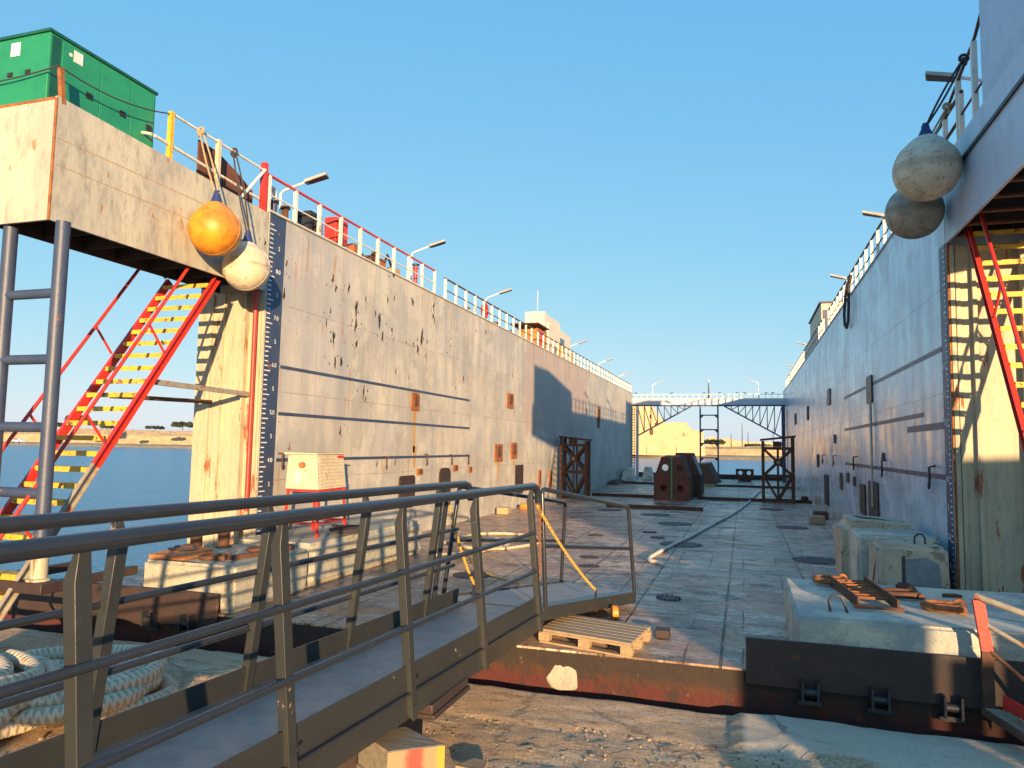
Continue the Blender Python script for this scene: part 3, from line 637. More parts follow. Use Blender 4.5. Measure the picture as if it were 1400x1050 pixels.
# right landing with deckhouse above
lp = MB(); lp.hexa([(XR, 7.0, 4.84), (XR+.03, 7.0, 4.84), (XR+.03, YR-.003, 4.84), (XR, YR-.003, 4.84)], [(XR, 7.0, 5.98), (XR+.03, 7.0, 5.98), (XR+.03, YR-.003, 5.98), (XR, YR-.003, 5.98)])
lp.box(XR+.032, 6.9, 5.5, XR+2.2, YR-.004, 5.55)
lp.build('landing_bulwark', 'platR', RW)
MB().box(XR-.03, 6.9, 5.62, XR-.002, YR-.02, 5.66).build('rubbing_strip', 'dark', RW)
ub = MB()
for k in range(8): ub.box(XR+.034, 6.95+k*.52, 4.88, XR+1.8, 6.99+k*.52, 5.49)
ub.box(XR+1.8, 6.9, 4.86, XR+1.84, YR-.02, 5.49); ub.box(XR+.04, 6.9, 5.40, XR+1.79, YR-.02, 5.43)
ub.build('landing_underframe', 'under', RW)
ubr = MB()
for k in range(8): ubr.box(XR+.034, 6.93+k*.52, 4.85, XR+1.8, 7.01+k*.52, 4.878)
ubr.build('floor_beam', 'rustred', RW)
dh = thing('deckhouse', 'tall plain blue grey deckhouse above the right landing, cut by the frame', 'cabin', (3.4, 8.2, 5.98))
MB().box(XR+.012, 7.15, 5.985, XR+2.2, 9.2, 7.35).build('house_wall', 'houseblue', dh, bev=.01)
MB().box(XR-.0, 7.1, 7.352, XR+2.25, 9.23, 7.40).build('roof', 'dark', dh)
# ================================================================ FAR BRIDGE
fb = thing('footbridge', 'steel footbridge linking the two wing walls at the far end with dark triangular trusses', 'bridge', (-2.3, YE, 4.85))
MB().box(XL-.6, YE, 4.95, XR+.3, YE+.9, 5.32).build('deck_girder', 'platR', fb)
b = MB().box(XL, YE-.08, 4.85, XR, YE-.002, 4.945); b.build('bottom_chord', 'navy', fb)
b = MB().box(XL, YE-.06, 5.33, XR, YE+.0, 5.38); b.box(XL, YE-.04, 5.62, XR, YE, 5.66)
b.build('top_rail', 'white', fb)
for k in range(26):
    x = XL+.2+k*.38; MB().box(x, YE-.03, 5.33, x+.03, YE, 5.64).build('post', 'white', fb)
for sg, xc in ((1, XL+.35), (-1, XR-.25)):
    t = MB(); n = 8; lx = 3.55; y = YE-.04
    t.beam((xc, y, 2.85), (xc+sg*lx, y, 4.86), .07, .09)
    for k in range(n):
        x = xc+sg*lx*k/n; z = 2.85+(4.86-2.85)*k/n; t.beam((x, y, z), (x, y, 4.86), .055, .05)
        x2 = xc+sg*lx*(k+1)/n; z2 = 2.85+(4.86-2.85)*(k+1)/n; t.beam((x, y, 4.86), (x2, y, z2), .06, .05)
    t.build('truss', 'navy', fb)
MB().box(XL+.25, YE-.15, 0, XL+.42, YE, 4.84).build('end_post', 'white', fb); MB().box(XR-.28, YE-.15, 0, XR-.05, YE, 4.84).build('end_post', 'navy', fb)
ld = MB()
b = MB().box(-2.78, YE-.10, -.4, -2.68, YE, 4.84).build('ladder_leg', 'navy', fb); MB().box(-1.65, YE-.10, -.4, -1.55, YE, 4.84).build('ladder_leg', 'navy', fb)
for z in (4.26, 3.31, 2.40, 1.45):
    q = MB().box(-2.68, YE-.08, z-.04, -1.65, YE-.01, z+.04); q.prism([(-2.68, YE-.07, z-.04), (-2.5, YE-.07, z-.04), (-2.68, YE-.07, z-.2)], (0, .05, 0)); q.prism([(-1.65, YE-.07, z-.04), (-1.83, YE-.07, z-.04), (-1.65, YE-.07, z-.2)], (0, .05, 0)); q.build('rung', 'navy', fb)
# red ladder at the far end of the left wall
rl = thing('ladder', 'narrow red and white ladder on the far end of the left wall', 'ladder', (XL+.12, YE-.5, 0))
for x in (XL+.04, XL+.22): MB().box(x, YE-.62, 0, x+.03, YE-.58, 4.8).build('stile', 'navy', rl)
for k in range(26): MB().box(XL+.07, YE-.615, .1+k*.18, XL+.22, YE-.59, .15+k*.18).build('rung', 'red' if k % 2 else 'cleanwhite', rl)
# ================================================================ GUARD RAILS
def guard(label, x, ys, z, h, topmat, r=.016):
    t = thing('guard_rail', label, 'railing', (x, (ys[0]+ys[-1])/2, z), 'guard rails along the wall tops')
    MB().tube([(x, ys[0]-.04, z+h), (x, ys[-1]+.04, z+h)], r*1.5, 8).build('top_rail', topmat, t)
    MB().tube([(x, ys[0], z+h*.48), (x, ys[-1], z+h*.48)], r*.9, 8).build('mid_rail', 'rust' if topmat != 'red' else 'white', t)
    MB().box(x-.01, ys[0], z+.0, x+.01, ys[-1], z+.05).build('toe_board', 'white', t)
    for y in ys: MB().box(x-.028, y-.028, z-.0, x+.028, y+.028, z+h-.005).build('post', 'white', t)
    return t
XG = XL-.06
guard('white guard rail with a red top rail on the left wall', XG, [9.75+k*.74 for k in range(10)], ZL+.03, .60, 'red')
guard('second white guard rail on the left wall, ending before the white cabin', XG, [17.1+k*.73 for k in range(12)], ZL+.03, .56, 'rust')
guard('long white guard rail on the far half of the left wall beside the white cabin', XG, [26.0+k*.76 for k in range(32)], ZL+.03, .56, 'rust')
XH = XR+.06
guard('white guard rail on the near half of the right wall above the fenders', XH, [10.2+k*.76 for k in range(21)], ZR+.03, .62, 'rust')
guard('white guard rail on the far half of the right wall towards the footbridge', XH, [27.0+k*.8 for k in range(30)], ZR+.03, .62, 'rust')
# rails on the landings
g = thing('guard_rail', 'yellowed landing rail with a loose diagonal brace beside the red brown panel', 'railing', (XG, 8.6, 5.75))
for y, mt in ((7.62, 'yellow'), (8.55, 'greypale')): MB().box(XG-.03, y-.03, 5.45, XG+.03, y+.03, 6.42).build('post', mt, g)
MB().tube([(XG, 7.6, 6.40), (XG, 9.62, 6.36)], .018, 8).build('top_rail', 'white', g)
MB().tube([(XG, 7.35, 5.98), (XG, 9.5, 5.86)], .022, 8).build('mid_rail', 'white', g)
MB().tube([(XG-.0, 7.3, 5.98), (XG-.9, 7.3, 6.2)], .02, 8).build('cross_rail', 'white', g)
MB().tube([(XG+.03, 9.05, 5.72), (XG+.03, 9.6, 6.36)], .024, 8).build('brace', 'white', g)
MB().box(XG-.045, 9.58, 5.68, XG+.045, 9.66, 6.48).build('corner_post', 'red', g)
pn = MB(); pn.prism([(XG-.2, 8.35, 5.60), (XG-.2, 9.58, 5.70), (XG-.2, 9.58, 6.02), (XG-.2, 9.2, 6.18), (XG-.2, 8.75, 6.33), (XG-.2, 8.35, 6.36)], (.03, 0, 0))
tag(pn.build('windbreak', 'rustred', loc=(XG-.2, 9, 5.7), bev=.004), 'red brown steel panel leaning behind the landing rail', 'panel')
g = thing('guard_rail', 'rusty landing rail beside the blue deckhouse with tied ropes', 'railing', (XH, 9.9, 6.0))
MB().tube([(XH, 9.25, 7.15), (XH, 9.55, 6.98), (XH, 10.9, 6.66)], .02, 8).build('top_rail', 'rust', g)
MB().tube([(XH, 9.3, 6.32), (XH, 10.9, 6.30)], .014, 8).build('mid_rail', 'rust', g)
for y in (9.62, 10.3): MB().box(XH-.03, y-.03, 5.95, XH+.03, y+.03, 6.95).build('post', 'white', g)
# ================================================================ GENERATOR
gn = thing('generator', 'green enclosed generator set with white notices on the left landing', 'generator', (-8.3, 6.7, 5.82))
gx0, gx1, gy0, gy1, gz0, gz1 = -8.72, -7.42, 5.94, 7.50, 5.22, 6.62
MB().box(gx0, gy0, gz0, gx1, gy1, gz1).build('canopy', 'green', gn, bev=.008)
MB().box(gx0-.02, gy0-.02, gz1+.001, gx1+.02, gy1+.02, gz1+.035).build('roof', 'dgreen', gn)
MB().box(gx1+.001, gy0+.03, gz0, gx1+.004, gy0+.14, gz1-.02).build('vent_panel', 'dgreen', gn)
for (y0, y1) in ((6.10, 6.62), (6.63, 7.08), (7.09, 7.47)):
    d = MB().box(gx1+.001, y0, gz0+.1, gx1+.012, y1, gz1-.05).build('door', 'green', gn, bev=.003)
    MB().box(gx1+.013, (y0+y1)/2+.07, 6.08, gx1+.028, (y0+y1)/2+.15, 6.15).build('handle', 'black', d)
for x in (-7.75, -8.02): MB().box(x, gy0-.014, 6.16, x+.07, gy0-.001, 6.21).build('handle', 'black', gn)
MB().box(-8.0, gy0-.006, 6.40, -7.86, gy0-.001, 6.56).build('notice', 'cleanwhite', gn)
MB().box(gx1+.013, 6.24, 6.42, gx1+.018, 6.36, 6.56).build('notice', 'cleanwhite', gn)
MB().lathe((gx1+.013, 6.20, 6.48), [(.022, 0), (.022, .004)], 14, (1, 0, 0)).build('emblem', 'cleanwhite', gn)
st = MB().beam((XL-.02, 5.98, 5.76), (XL-.03, 5.94, 6.16), .05, .05)
tag(st.build('stanchion', 'rustor', loc=(XL-.02, 5.97, 5.77)), 'short rusty stanchion on the front corner of the left landing', 'post')
wr = []
for k in range(25):
    t = k/24; a, bb = Vector((-8.9, 5.86, 6.12)), Vector((XL-.02, 5.90, 6.17)); c = Vector((XG, 7.58, 6.38))
    p = a.lerp(bb, t/.5) if t < .5 else bb.lerp(c, (t-.5)/.5); u = (t/.5) % 1 if t < 1 else 1; p.z -= .10*4*u*(1-u)*(.5 if t < .5 else 1); wr.append(p)
tag(MB().tube(wr, .009, 6).build('cable', 'ropedark', loc=wr[0]), 'thin dark cable sagging across the front of the green generator', 'cable')
# ================================================================ LAMPS
def lamp(x, y, z, hz, reach, dx, label, tilt=.35):
    t = thing('lamp_post', label, 'lamp', (x, y, z), 'lamp posts along the dock')
    e = Vector((x+dx*reach, y+.12, z+hz+reach*.42))
    MB().tube([(x, y, z), (x, y, z+hz-.04), (x+dx*.06, y+.01, z+hz+.02), e], .022, 8).build('pole', 'white', t)
    dv = Vector((dx, .25, tilt)).normalized(); f = e+dv*.42; sd = Vector((-.25*dx, 1, 0)).normalized()*.105; up = dv.cross(sd).normalized(); up = up if up.z > 0 else -up
    b = MB().hexa([e-sd*.8-up*.03, e+sd*.8-up*.03, f+sd-up*.03, f-sd-up*.03], [e-sd*.6+up*.035, e+sd*.6+up*.035, f+sd*.9+up*.02, f-sd*.9+up*.02]).build('lamp_head', 'lamp', t, bev=.004)
    MB().hexa([e-sd*.7-up*.038+dv*.06, e+sd*.7-up*.038+dv*.06, f+sd*.85-up*.038-dv*.02, f-sd*.85-up*.038-dv*.02], [e-sd*.7-up*.031+dv*.06, e+sd*.7-up*.031+dv*.06, f+sd*.85-up*.031-dv*.02, f-sd*.85-up*.031-dv*.02]).build('lens', 'dark', b)
XP = XL-.7
lbl = ['nearest lamp post on the left wall, beside the red top rail', 'lamp post leaning over the end of the red top rail on the left wall', 'lamp post halfway along the left wall, just before the white cabin', 'lamp post just beyond the white cabin on the left wall', 'small far lamp post on the left wall, second beyond the white cabin', 'smallest lamp post at the far end of the left wall']
for (px, py, X), lb in zip(((384, 262, XP), (563, 346, XP), (664, 408, XP), (778, 474, XP), (818, 497, XP), (845, 515, XP)), lbl):
    p = at(px, py, 'X', X); z = ZL+.03; lamp(X, p.y, z, max(.5, p.z-z), .42, 1, lb)
XQ = XR+.7
lbr = ['nearest lamp post on the right wall, over the fenders', 'second lamp post along the right wall, just beyond the fenders', 'third lamp post on the right wall, above the hanging rope loop', 'small far lamp post on the right wall beyond the yellow cabin', 'smallest lamp head at the far end of the right wall']
for (y, hz), lb in zip(((10.6, .85), (16.2, .7), (22.2, .75), (36., .75), (45., .7)), lbr): lamp(XQ, y, ZR+.03, hz, .50, -1, lb)
lamp(.95, YE+.3, 5.33, 1.05, .35, -1, 'curved lamp post on the right part of the far footbridge')
lamp(-5.9, YE+.3, 5.33, 1.0, .3, 1, 'lamp post on the left part of the far footbridge')
mt = thing('signal_mast', 'small dark mast with a white light on the middle of the far footbridge', 'mast', (-2.2, YE+.4, 5.33))
MB().lathe((-2.2, YE+.4, 5.33), [(.06, 0), (.04, .75), (.02, 1.15)], 8).build('mast_pole', 'rust', mt)
MB().lathe((-2.2, YE+.4, 6.48), [(.02, 0), (.06, .05), (.06, .14), (.01, .2)], 10).build('mast_light', 'cleanwhite', mt)
# gulls on the bridge
gl = None
for k, (x, y) in enumerate(((-4.6, 0), (-2.5, 0), (-1.5, 0), (-.4, 0), (.1, 0), (1.4, 0), (1.8, 0), (-7.0, 0))):
    z = 5.665
    if gl is None:
        bm_ = MB().tube([(x-.17, YE-.03, z+.10), (x-.08, YE-.03, z+.09), (x, YE-.03, z+.1), (x+.08, YE-.03, z+.13), (x+.12, YE-.03, z+.17), (x+.17, YE-.03, z+.17), (x+.21, YE-.03, z+.16)], [.01, .04, .06, .05, .035, .03, .006], 10)
        bm_.tube([(x, YE-.05, z), (x, YE-.05, z+.06)], .008, 5); bm_.tube([(x, YE-.01, z), (x, YE-.01, z+.06)], .008, 5)
        bm_.v = [Vector((x, YE-.03, z))+(v-Vector((x, YE-.03, z)))*.6 for v in bm_.v]; gl = tag(bm_.build('bird', 'dark', loc=(x, YE-.03, z)), 'dark bird perched on the rail of the far footbridge', 'bird', 'birds on the far footbridge'); first = x
    else:
        dup(gl, (x, YE-.03, z), 'dark bird perched on the rail of the far footbridge', random.choice((0, math.pi, .6)))
# ================================================================ FENDERS
def fender(label, c, r, mat, capmat, top, rope, rmat='ropetan'):
    c = Vector(c); t = thing('fender', label, 'fender', c)
    n = 26; pr_ = []
    for k in range(n+1):
        a = math.pi*k/n; z = -math.cos(a)*r; rr = math.sin(a)*r
        if z > r*.45: q = (z-r*.45)/(r*.55); rr = rr*(1-.10*q)+.0; z = z+q*q*r*.16
        pr_.append((rr, z))
    MB().lathe(c, pr_, 36).build('ball', mat, t)
    MB().torus(c, r*.997, .006, (.25, -1, .1), 40, 6).build('seam', mat, t)
    MB().lathe(c+Vector((0, 0, r*1.02)), [(r*.30, -.02), (r*.22, .05), (.05, .13), (.035, .2)], 18).build('neck', capmat, t)
    T = Vector(top); a = c+Vector((0, 0, r+.16))
    b = MB()
    for dx in (-.025, .03):
        pts = [a.lerp(T, k/8)+Vector((dx*math.sin(k/8*3.1), dx, 0)) for k in range(9)]; b.tube(pts, .013, 6)
    b.torus(T, .045, .02, (0, 1, 0), 14, 6); b.torus(T-Vector((0, .02, .05)), .04, .018, (1, 0, .3), 14, 6); b.torus(a, .035, .014, (0, 1, 0), 12, 6)
    b.build('lashing', rmat, t)
po = at(294, 315, 'X', XL+.40); fender('orange ball fender hanging beside the left wall landing', po, .345, 'floato', 'bluecap', (XG+.03, at(272, 185, 'X', XG).y, 6.38), 'y')
pw = at(337, 366, 'X', XL+.37); fender('cream white ball fender hanging just right of the orange one', pw, .335, 'floatw', 'bluecap', (XG+.03, at(318, 208, 'X', XG).y, 6.36), 'd', 'ropedark')
p1 = at(1267, 232, 'X', XR-.40); fender('large scuffed white ball fender on the right wall with a blue neck', p1, .385, 'floatw', 'bluecap', (XH-.03, 9.9, 6.9), 'd', 'ropedark')
p2 = at(1250, 290, 'X', XR-.38); fender('darker grey ball fender half hidden behind the white one on the right', p2, .36, 'floatg', 'bluecap', (XH-.03, 10.7, 6.65), 'd', 'ropetan')
# ================================================================ THINGS ON THE LEFT WALL TOP
def on_wall(px, py): p = at(px, py, 'X', XL-.35); return p
p = on_wall(421, 300); t = thing('mast_stand', 'black tapered stand on the left wall behind the red rail', 'stand', (XL-.35, p.y, ZL+.03))
b = MB().hexa([(XL-.5, p.y-.22, ZL+.03), (XL-.2, p.y-.22, ZL+.03), (XL-.2, p.y-.10, ZL+.03), (XL-.5, p.y-.10, ZL+.03)], [(XL-.5, p.y-.14, ZL+.42), (XL-.2, p.y-.14, ZL+.42), (XL-.2, p.y-.04, ZL+.42), (XL-.5, p.y-.04, ZL+.42)]).build('leg', 'black', t)
b = MB().hexa([(XL-.5, p.y+.24, ZL+.03), (XL-.2, p.y+.24, ZL+.03), (XL-.2, p.y+.12, ZL+.03), (XL-.5, p.y+.12, ZL+.03)], [(XL-.5, p.y+.16, ZL+.42), (XL-.2, p.y+.16, ZL+.42), (XL-.2, p.y+.04, ZL+.42), (XL-.5, p.y+.04, ZL+.42)]).build('leg', 'black', t)
MB().box(XL-.52, p.y-.18, ZL+.422, XL-.18, p.y+.2, ZL+.50).build('top_plate', 'black', t)
for px, lab in ((363, 'dark rope wound bollard beside the draught scale on the left wall'), (379, 'rusty bollard with a brown cap near the draught scale')):
    p = on_wall(px, 300); z = ZL+.03
    tag(MB().lathe((XL-.2, p.y, z), [(.09, 0), (.09, .03), (.06, .04), (.055, .24), (.085, .26), (.085, .30), (.02, .32)], 18).build('bollard', 'navy' if px < 370 else 'rust', loc=(XL-.2, p.y, z)), lab, 'bollard')
p = on_wall(372, 275)
tag(MB().tube([(XL-.3, p.y, ZL+.03), (XL-.3, p.y, ZL+.5), (XL-.3, p.y-.05, ZL+.58), (XL-.3, p.y-.14, ZL+.58), (XL-.3, p.y-.17, ZL+.5)], .04, 10).build('vent_pipe', 'white', loc=(XL-.3, p.y, ZL+.03)), 'white goose neck vent pipe at the corner of the left wall', 'vent pipe')
p = on_wall(459, 313); t = thing('fire_cabinet', 'red hose cabinet on a white post on the left wall', 'cabinet', (XL-.35, p.y, ZL+.03))
MB().box(XL-.48, p.y-.20, ZL+.20, XL-.22, p.y+.24, ZL+.68).build('cabinet_body', 'red', t, bev=.01); MB().box(XL-.40, p.y-.06, ZL+.03, XL-.30, p.y+.06, ZL+.2).build('post', 'white', t)
MB().box(XL-.219, p.y-.16, ZL+.24, XL-.205, p.y+.20, ZL+.64).build('door', 'red', t, bev=.003)
p = on_wall(430, 300); tag(MB().box(XL-.62, p.y-.0, ZL+.03, XL-.34, p.y+.3, ZL+.46).build('cable_box', 'white', loc=(XL-.5, p.y+.1, ZL+.03), bev=.03), 'white box behind the black stand on the left wall', 'box')
p = on_wall(474, 335); tag(MB().box(XL-.3, p.y-.08, ZL+.03, XL-.14, p.y+.08, ZL+.30).build('valve_box', 'rustor', loc=(XL-.2, p.y, ZL+.03), bev=.01), 'small rusty box right of the red hose cabinet', 'box')
random.seed(3)
jx = thing('winch', 'rusty winch with drum and crates behind the rail on the left wall', 'winch', (XL-.4, 13.9, ZL+.03))
MB().lathe((XL-.55, 13.6, ZL+.22), [(.17, 0), (.17, .03), (.10, .04), (.10, .32), (.17, .33), (.17, .36)], 18, (1, 0, 0)).build('drum', 'rust', jx)
MB().box(XL-.6, 13.35, ZL+.03, XL-.15, 14.2, ZL+.1).build('bed_plate', 'rust', jx); MB().box(XL-.5, 13.85, ZL+.101, XL-.22, 14.15, ZL+.33).build('gear_case', 'rustor', jx, bev=.02)
MB().tube([(XL-.3, 14.15, ZL+.2), (XL-.28, 14.3, ZL+.5), (XL-.28, 14.5, ZL+.30), (XL-.28, 14.5, ZL+.03)], .03, 8).build('brake_lever', 'dark', jx)
tag(MB().box(XL-.4, 13.7+.75, ZL+.03, XL-.16, 14.72, ZL+.26).build('wooden_crate', 'wood', loc=(XL-.3, 14.5, ZL+.03), bev=.005), 'small pale wooden crate next to the rusty winch on the left wall', 'crate')
t = thing('hose_stand', 'red hydrant post with a blue valve wheel on the left wall', 'hydrant', (XL-.3, 15.6, ZL+.03))
MB().lathe((XL-.25, 15.7, ZL+.03), [(.05, 0), (.05, .48), (.07, .49), (.07, .54)], 12).build('pipe', 'red', t); MB().torus((XL-.25, 15.7, ZL+.62), .08, .014, (0, 0, 1), 16, 6).build('valve_wheel', 'navy', t)
for y, lab in ((20.3, 'orange red life ring hung on the rail halfway along the left wall'), (29.6, 'small orange life ring on the rail right of the white cabin')):
    tag(MB().torus((XG-.07, y, ZL+.34), .19, .055, (1, 0, 0), 28, 10).build('life_ring', 'floato' if y > 25 else 'red', loc=(XG-.07, y, ZL+.12)), lab, 'life ring')
for k, y in enumerate((19.2, 21.8, 23.5, 31.2, 33.6, 36.4)):
    o = MB().lathe((XL-.3, y, ZL+.03), [(.11, 0), (.11, .03), (.07, .05), (.07, .16), (.12, .18), (.12, .22)], 14) if k == 0 else None
    if o: bl = tag(o.build('bollard', 'rustor', loc=(XL-.3, y, ZL+.03)), 'low rusty bollard behind the rail on the far part of the left wall', 'bollard', 'low bollards on the left wall')
    else: dup(bl, (XL-.3, y, ZL+.03), 'low rusty bollard behind the rail on the far part of the left wall')
# white cabin
cb = thing('cabin', 'small white cabin with a rust brown porch on the left wall', 'cabin', (-7.9, 29.5, ZL+.03))
z = ZL+.03
MB().box(-8.45, 28.6, z, -7.55, 32.6, z+1.35).build('cabin_wall', 'plaster', cb, bev=.02)
MB().box(-8.45, 28.2, z+1.0, -7.62, 28.597, z+1.75).build('roof_box', 'plaster', cb, bev=.02)
MB().box(-8.40, 28.61, z+1.352, -7.7, 31.2, z+1.75).build('upper_wall', 'plaster', cb, bev=.02)
MB().box(-8.5, 26.5, z+.96, -7.40, 28.199, z+1.0).build('porch_roof', 'rust', cb)
MB().box(-8.45, 27.2, z, -7.62, 28.59, z+.955).build('porch_wall', 'orangebrown', cb)
MB().box(-7.619, 27.5, z+.02, -7.60, 28.1, z+.85).build('door', 'red', cb)
w_ = MB().box(-7.549, 30.6, z+.55, -7.53, 31.3, z+1.0).build('window', 'glass', cb)
MB().lathe((-8.0, 28.5, z+1.75), [(.015, 0), (.012, .9)], 6).build('antenna', 'white', cb)
t = MB().lathe((-8.1, 35.0, z), [(.12, 0), (.12, .8), (.16, .82), (.16, .9)], 12); tag(t.build('vent_pipe', 'orangebrown', loc=(-8.1, 35, z)), 'orange brown vent stack on the far part of the left wall', 'vent pipe')
# right cabin
cb = thing('cabin', 'narrow cream cabin on top of the right wall', 'cabin', (3.2, 30.5, ZR+.03)); z = ZR+.03
MB().box(XR+.14, 28.6, z, XR+1.2, 33.2, z+1.45).build('cabin_wall', 'greypale', cb, bev=.02); MB().box(XR+.08, 28.5, z+1.452, XR+1.25, 33.3, z+1.50).build('roof', 'navy', cb)
MB().box(XR+.2, 28.58, z+.4, XR+.5, 28.598, z+1.2).build('door', 'navy', cb)
MB().lathe((XR+.2, 33.6, z), [(.02, 0), (.015, 1.6)], 6).build('flag_pole', 'navy', cb)
# rope loop on right rail
lp_ = [(XH-.05, 19.75, ZR+.5), (XR-.06, 19.75, ZR+.2), (XR-.08, 19.65, ZR-.35), (XR-.08, 19.78, ZR-.66), (XR-.08, 20.1, ZR-.78), (XR-.08, 20.42, ZR-.66), (XR-.08, 20.5, ZR-.35), (XR-.06, 20.25, ZR+.2), (XH-.05, 20.15, ZR+.5)]
tag(MB().tube(lp_, .035, 8).build('hose_loop', 'ropedark', loc=(XR-.08, 20, ZR-.7)), 'dark hose loop hanging over the top of the right wall', 'hose')
t = thing('fairlead', 'dark rusty fairlead on the right wall just behind the fenders', 'fairlead', (XR+.4, 15.9, ZR+.03))
MB().box(XR+.15, 15.6, ZR+.03, XR+.5, 16.3, ZR+.12).build('base_plate', 'rust', t); MB().lathe((XR+.3, 15.8, ZR+.12), [(.09, 0), (.06, .05), (.06, .22), (.1, .28)], 14).build('roller', 'dark', t); MB().lathe((XR+.3, 16.1, ZR+.12), [(.09, 0), (.06, .05), (.06, .22), (.1, .28)], 14).build('roller', 'dark', t)
tag(MB().lathe((XR+.35, 9.75, 5.99), [(.10, 0), (.10, .5), (.04, .58), (.04, .64)], 16).build('gas_bottle', 'red', loc=(XR+.35, 9.75, 5.99)), 'red gas bottle beside the blue deckhouse', 'gas bottle')
# ================================================================ CONCRETE BLOCKS
def rough_block(x0, y0, z0, x1, y1, z1, r=.05, amp=.015, seg=14, slope=None):
    b = MB(); bm = bmesh.new(); bmesh.ops.create_cube(bm, size=1)
    for v in bm.verts: v.co = Vector((x0+(v.co.x+.5)*(x1-x0), y0+(v.co.y+.5)*(y1-y0), z0+(v.co.z+.5)*(z1-z0)))
    bmesh.ops.bevel(bm, geom=bm.edges[:], offset=r, segments=3, affect='EDGES')
    bmesh.ops.triangulate(bm, faces=bm.faces[:]); 
    for _ in range(3 if seg > 10 else 2):
        bmesh.ops.subdivide_edges(bm, edges=[e for e in bm.edges if e.calc_length() > .09], cuts=1)
    for v in bm.verts:
        q = v.co; n = noise.noise(q*3)*amp+noise.noise(q*9)*amp*.5
        cc = Vector(((x0+x1)/2, (y0+y1)/2, (z0+z1)/2)); d = Vector(((q.x-cc.x)/(x1-x0), (q.y-cc.y)/(y1-y0), (q.z-cc.z)/(z1-z0))); 
        k = max(range(3), key=lambda i: abs(d[i])); e = [0, 0, 0]; e[k] = 1 if d[k] > 0 else -1
        if not (k == 2 and d[k] < 0): v.co += Vector(e)*n
    b.v = [v.co.copy() for v in bm.verts]; bm.verts.index_update(); b.f = [[v.index for v in f.verts] for f in bm.faces]; bm.free(); return b
cbk = thing('concrete_block', 'large pale flat concrete block on the right carrying rusty scrap', 'concrete block', (1.3, 8.5, 0))
rough_block(.45, 7.42, .002, 3.0, 9.55, .52, .03, .008).build('block_body', 'conc', cbk, ang=50)
MB().tube([(.78, 7.75, .50), (.76, 7.75, .62), (.80, 7.75, .68), (.87, 7.75, .66), (.9, 7.75, .60), (.93, 7.74, .50)], .012, 8).build('lifting_eye', 'dark', cbk)
b2 = thing('concrete_block', 'chipped upright concrete block with a grey painted patch, nearest the right wall end', 'concrete block', (1.95, 10.6, 0))
rough_block(1.58, 10.15, .002, 2.36, 10.95, .90, .05, .035).build('block_body', 'conc2', b2, ang=50)
MB().prism([(1.84, 10.128, .42), (2.26, 10.128, .40), (2.24, 10.128, .70), (2.10, 10.128, .78), (1.88, 10.128, .74)], (0, .02, 0)).build('painted_patch', 'concg', b2)
MB().tube([(2.05, 10.5, .88), (2.05, 10.5, .98), (2.09, 10.5, 1.02), (2.14, 10.5, 1.02), (2.17, 10.5, .97), (2.17, 10.5, .88)], .012, 8).build('lifting_eye', 'dark', b2)
rough_block(1.46, 10.98, .002, 2.44, 11.9, .93, .04, .012).build('block', 'conc', None)
o = bpy.data.objects['block']; o.name = 'concrete_block'; tag(o, 'white painted concrete block in the middle of the three at the right wall', 'concrete block')
o = rough_block(1.40, 12.05, .002, 2.46, 13.3, 1.0, .13, .04).build('concrete_block', 'conc2', None); tag(o, 'rounded yellowish concrete block, rearmost of three at the right wall', 'concrete block')
o = rough_block(-7.15, 7.45, .002, -5.78, 9.02, .56, .04, .015).build('concrete_block', 'concL', None); tag(o, 'long stained concrete block at the near left corner, rusty gear on top', 'concrete block')
o = rough_block(-7.17, 9.12, .002, -5.80, 12.9, .61, .09, .015).build('concrete_block', 'concL', None); tag(o, 'long weathered concrete block under the cabinet along the left wall', 'concrete block')
# far blocks
for k, (x0, x1, y, lab) in enumerate(((-7.15, -6.35, 44.6, 'far pale tapered concrete block against the left wall'), (-6.25, -5.55, 47.3, 'farthest tapered concrete block beside the left wall ladder'))):
    b = MB().hexa([(x0, y, 0), (x1, y, 0), (x1, y+1.4, 0), (x0, y+1.4, 0)], [(x0+.18, y+.2, .82), (x1-.18, y+.2, .82), (x1-.18, y+1.2, .82), (x0+.18, y+1.2, .82)])
    tag(b.build('concrete_block', 'conc', loc=(x0, y, 0), bev=.03), lab, 'concrete block')
# ================================================================ KEEL BLOCKS
def holed(b, x0, x1, z0, z1, y, t, holes, xt0=None, xt1=None):
    """plate in the XZ plane with round holes, made from rings joined to a grid"""
    xt0 = x0 if xt0 is None else xt0; xt1 = x1 if xt1 is None else xt1
    n = 24
    for (hx, hz, r, cx0, cx1, cz0, cz1) in holes:
        def lim(a):
            dx, dz = math.cos(a), math.sin(a); ts = []
            def xe(z, lo): 
                q = (z-z0)/(z1-z0); return (x0+(xt0-x0)*q) if lo else (x1+(xt1-x1)*q)
            lo, hi = 0, 5
            for _ in range(24):
                m_ = (lo+hi)/2; X = hx+dx*m_; Z = hz+dz*m_
                L_ = max(cx0, xe(Z, True)) if cx0 <= x0+.001 else cx0; R_ = min(cx1, xe(Z, False)) if cx1 >= x1-.001 else cx1
                if L_ <= X <= R_ and cz0 <= Z <= cz1: lo = m_
                else: hi = m_
            return hx+dx*lo, hz+dz*lo
        for k in range(n*2):
            a, c = math.pi*k/n, math.pi*(k+1)/n
            p, q = lim(a), lim(c); i = (hx+r*math.cos(a), hz+r*math.sin(a)); j = (hx+r*math.cos(c), hz+r*math.sin(c))
            b.quad((i[0], y, i[1]), (p[0], y, p[1]), (q[0], y, q[1]), (j[0], y, j[1]))
            b.quad((i[0], y, i[1]), (j[0], y, j[1]), (j[0], y+t, j[1]), (i[0], y+t, i[1]))
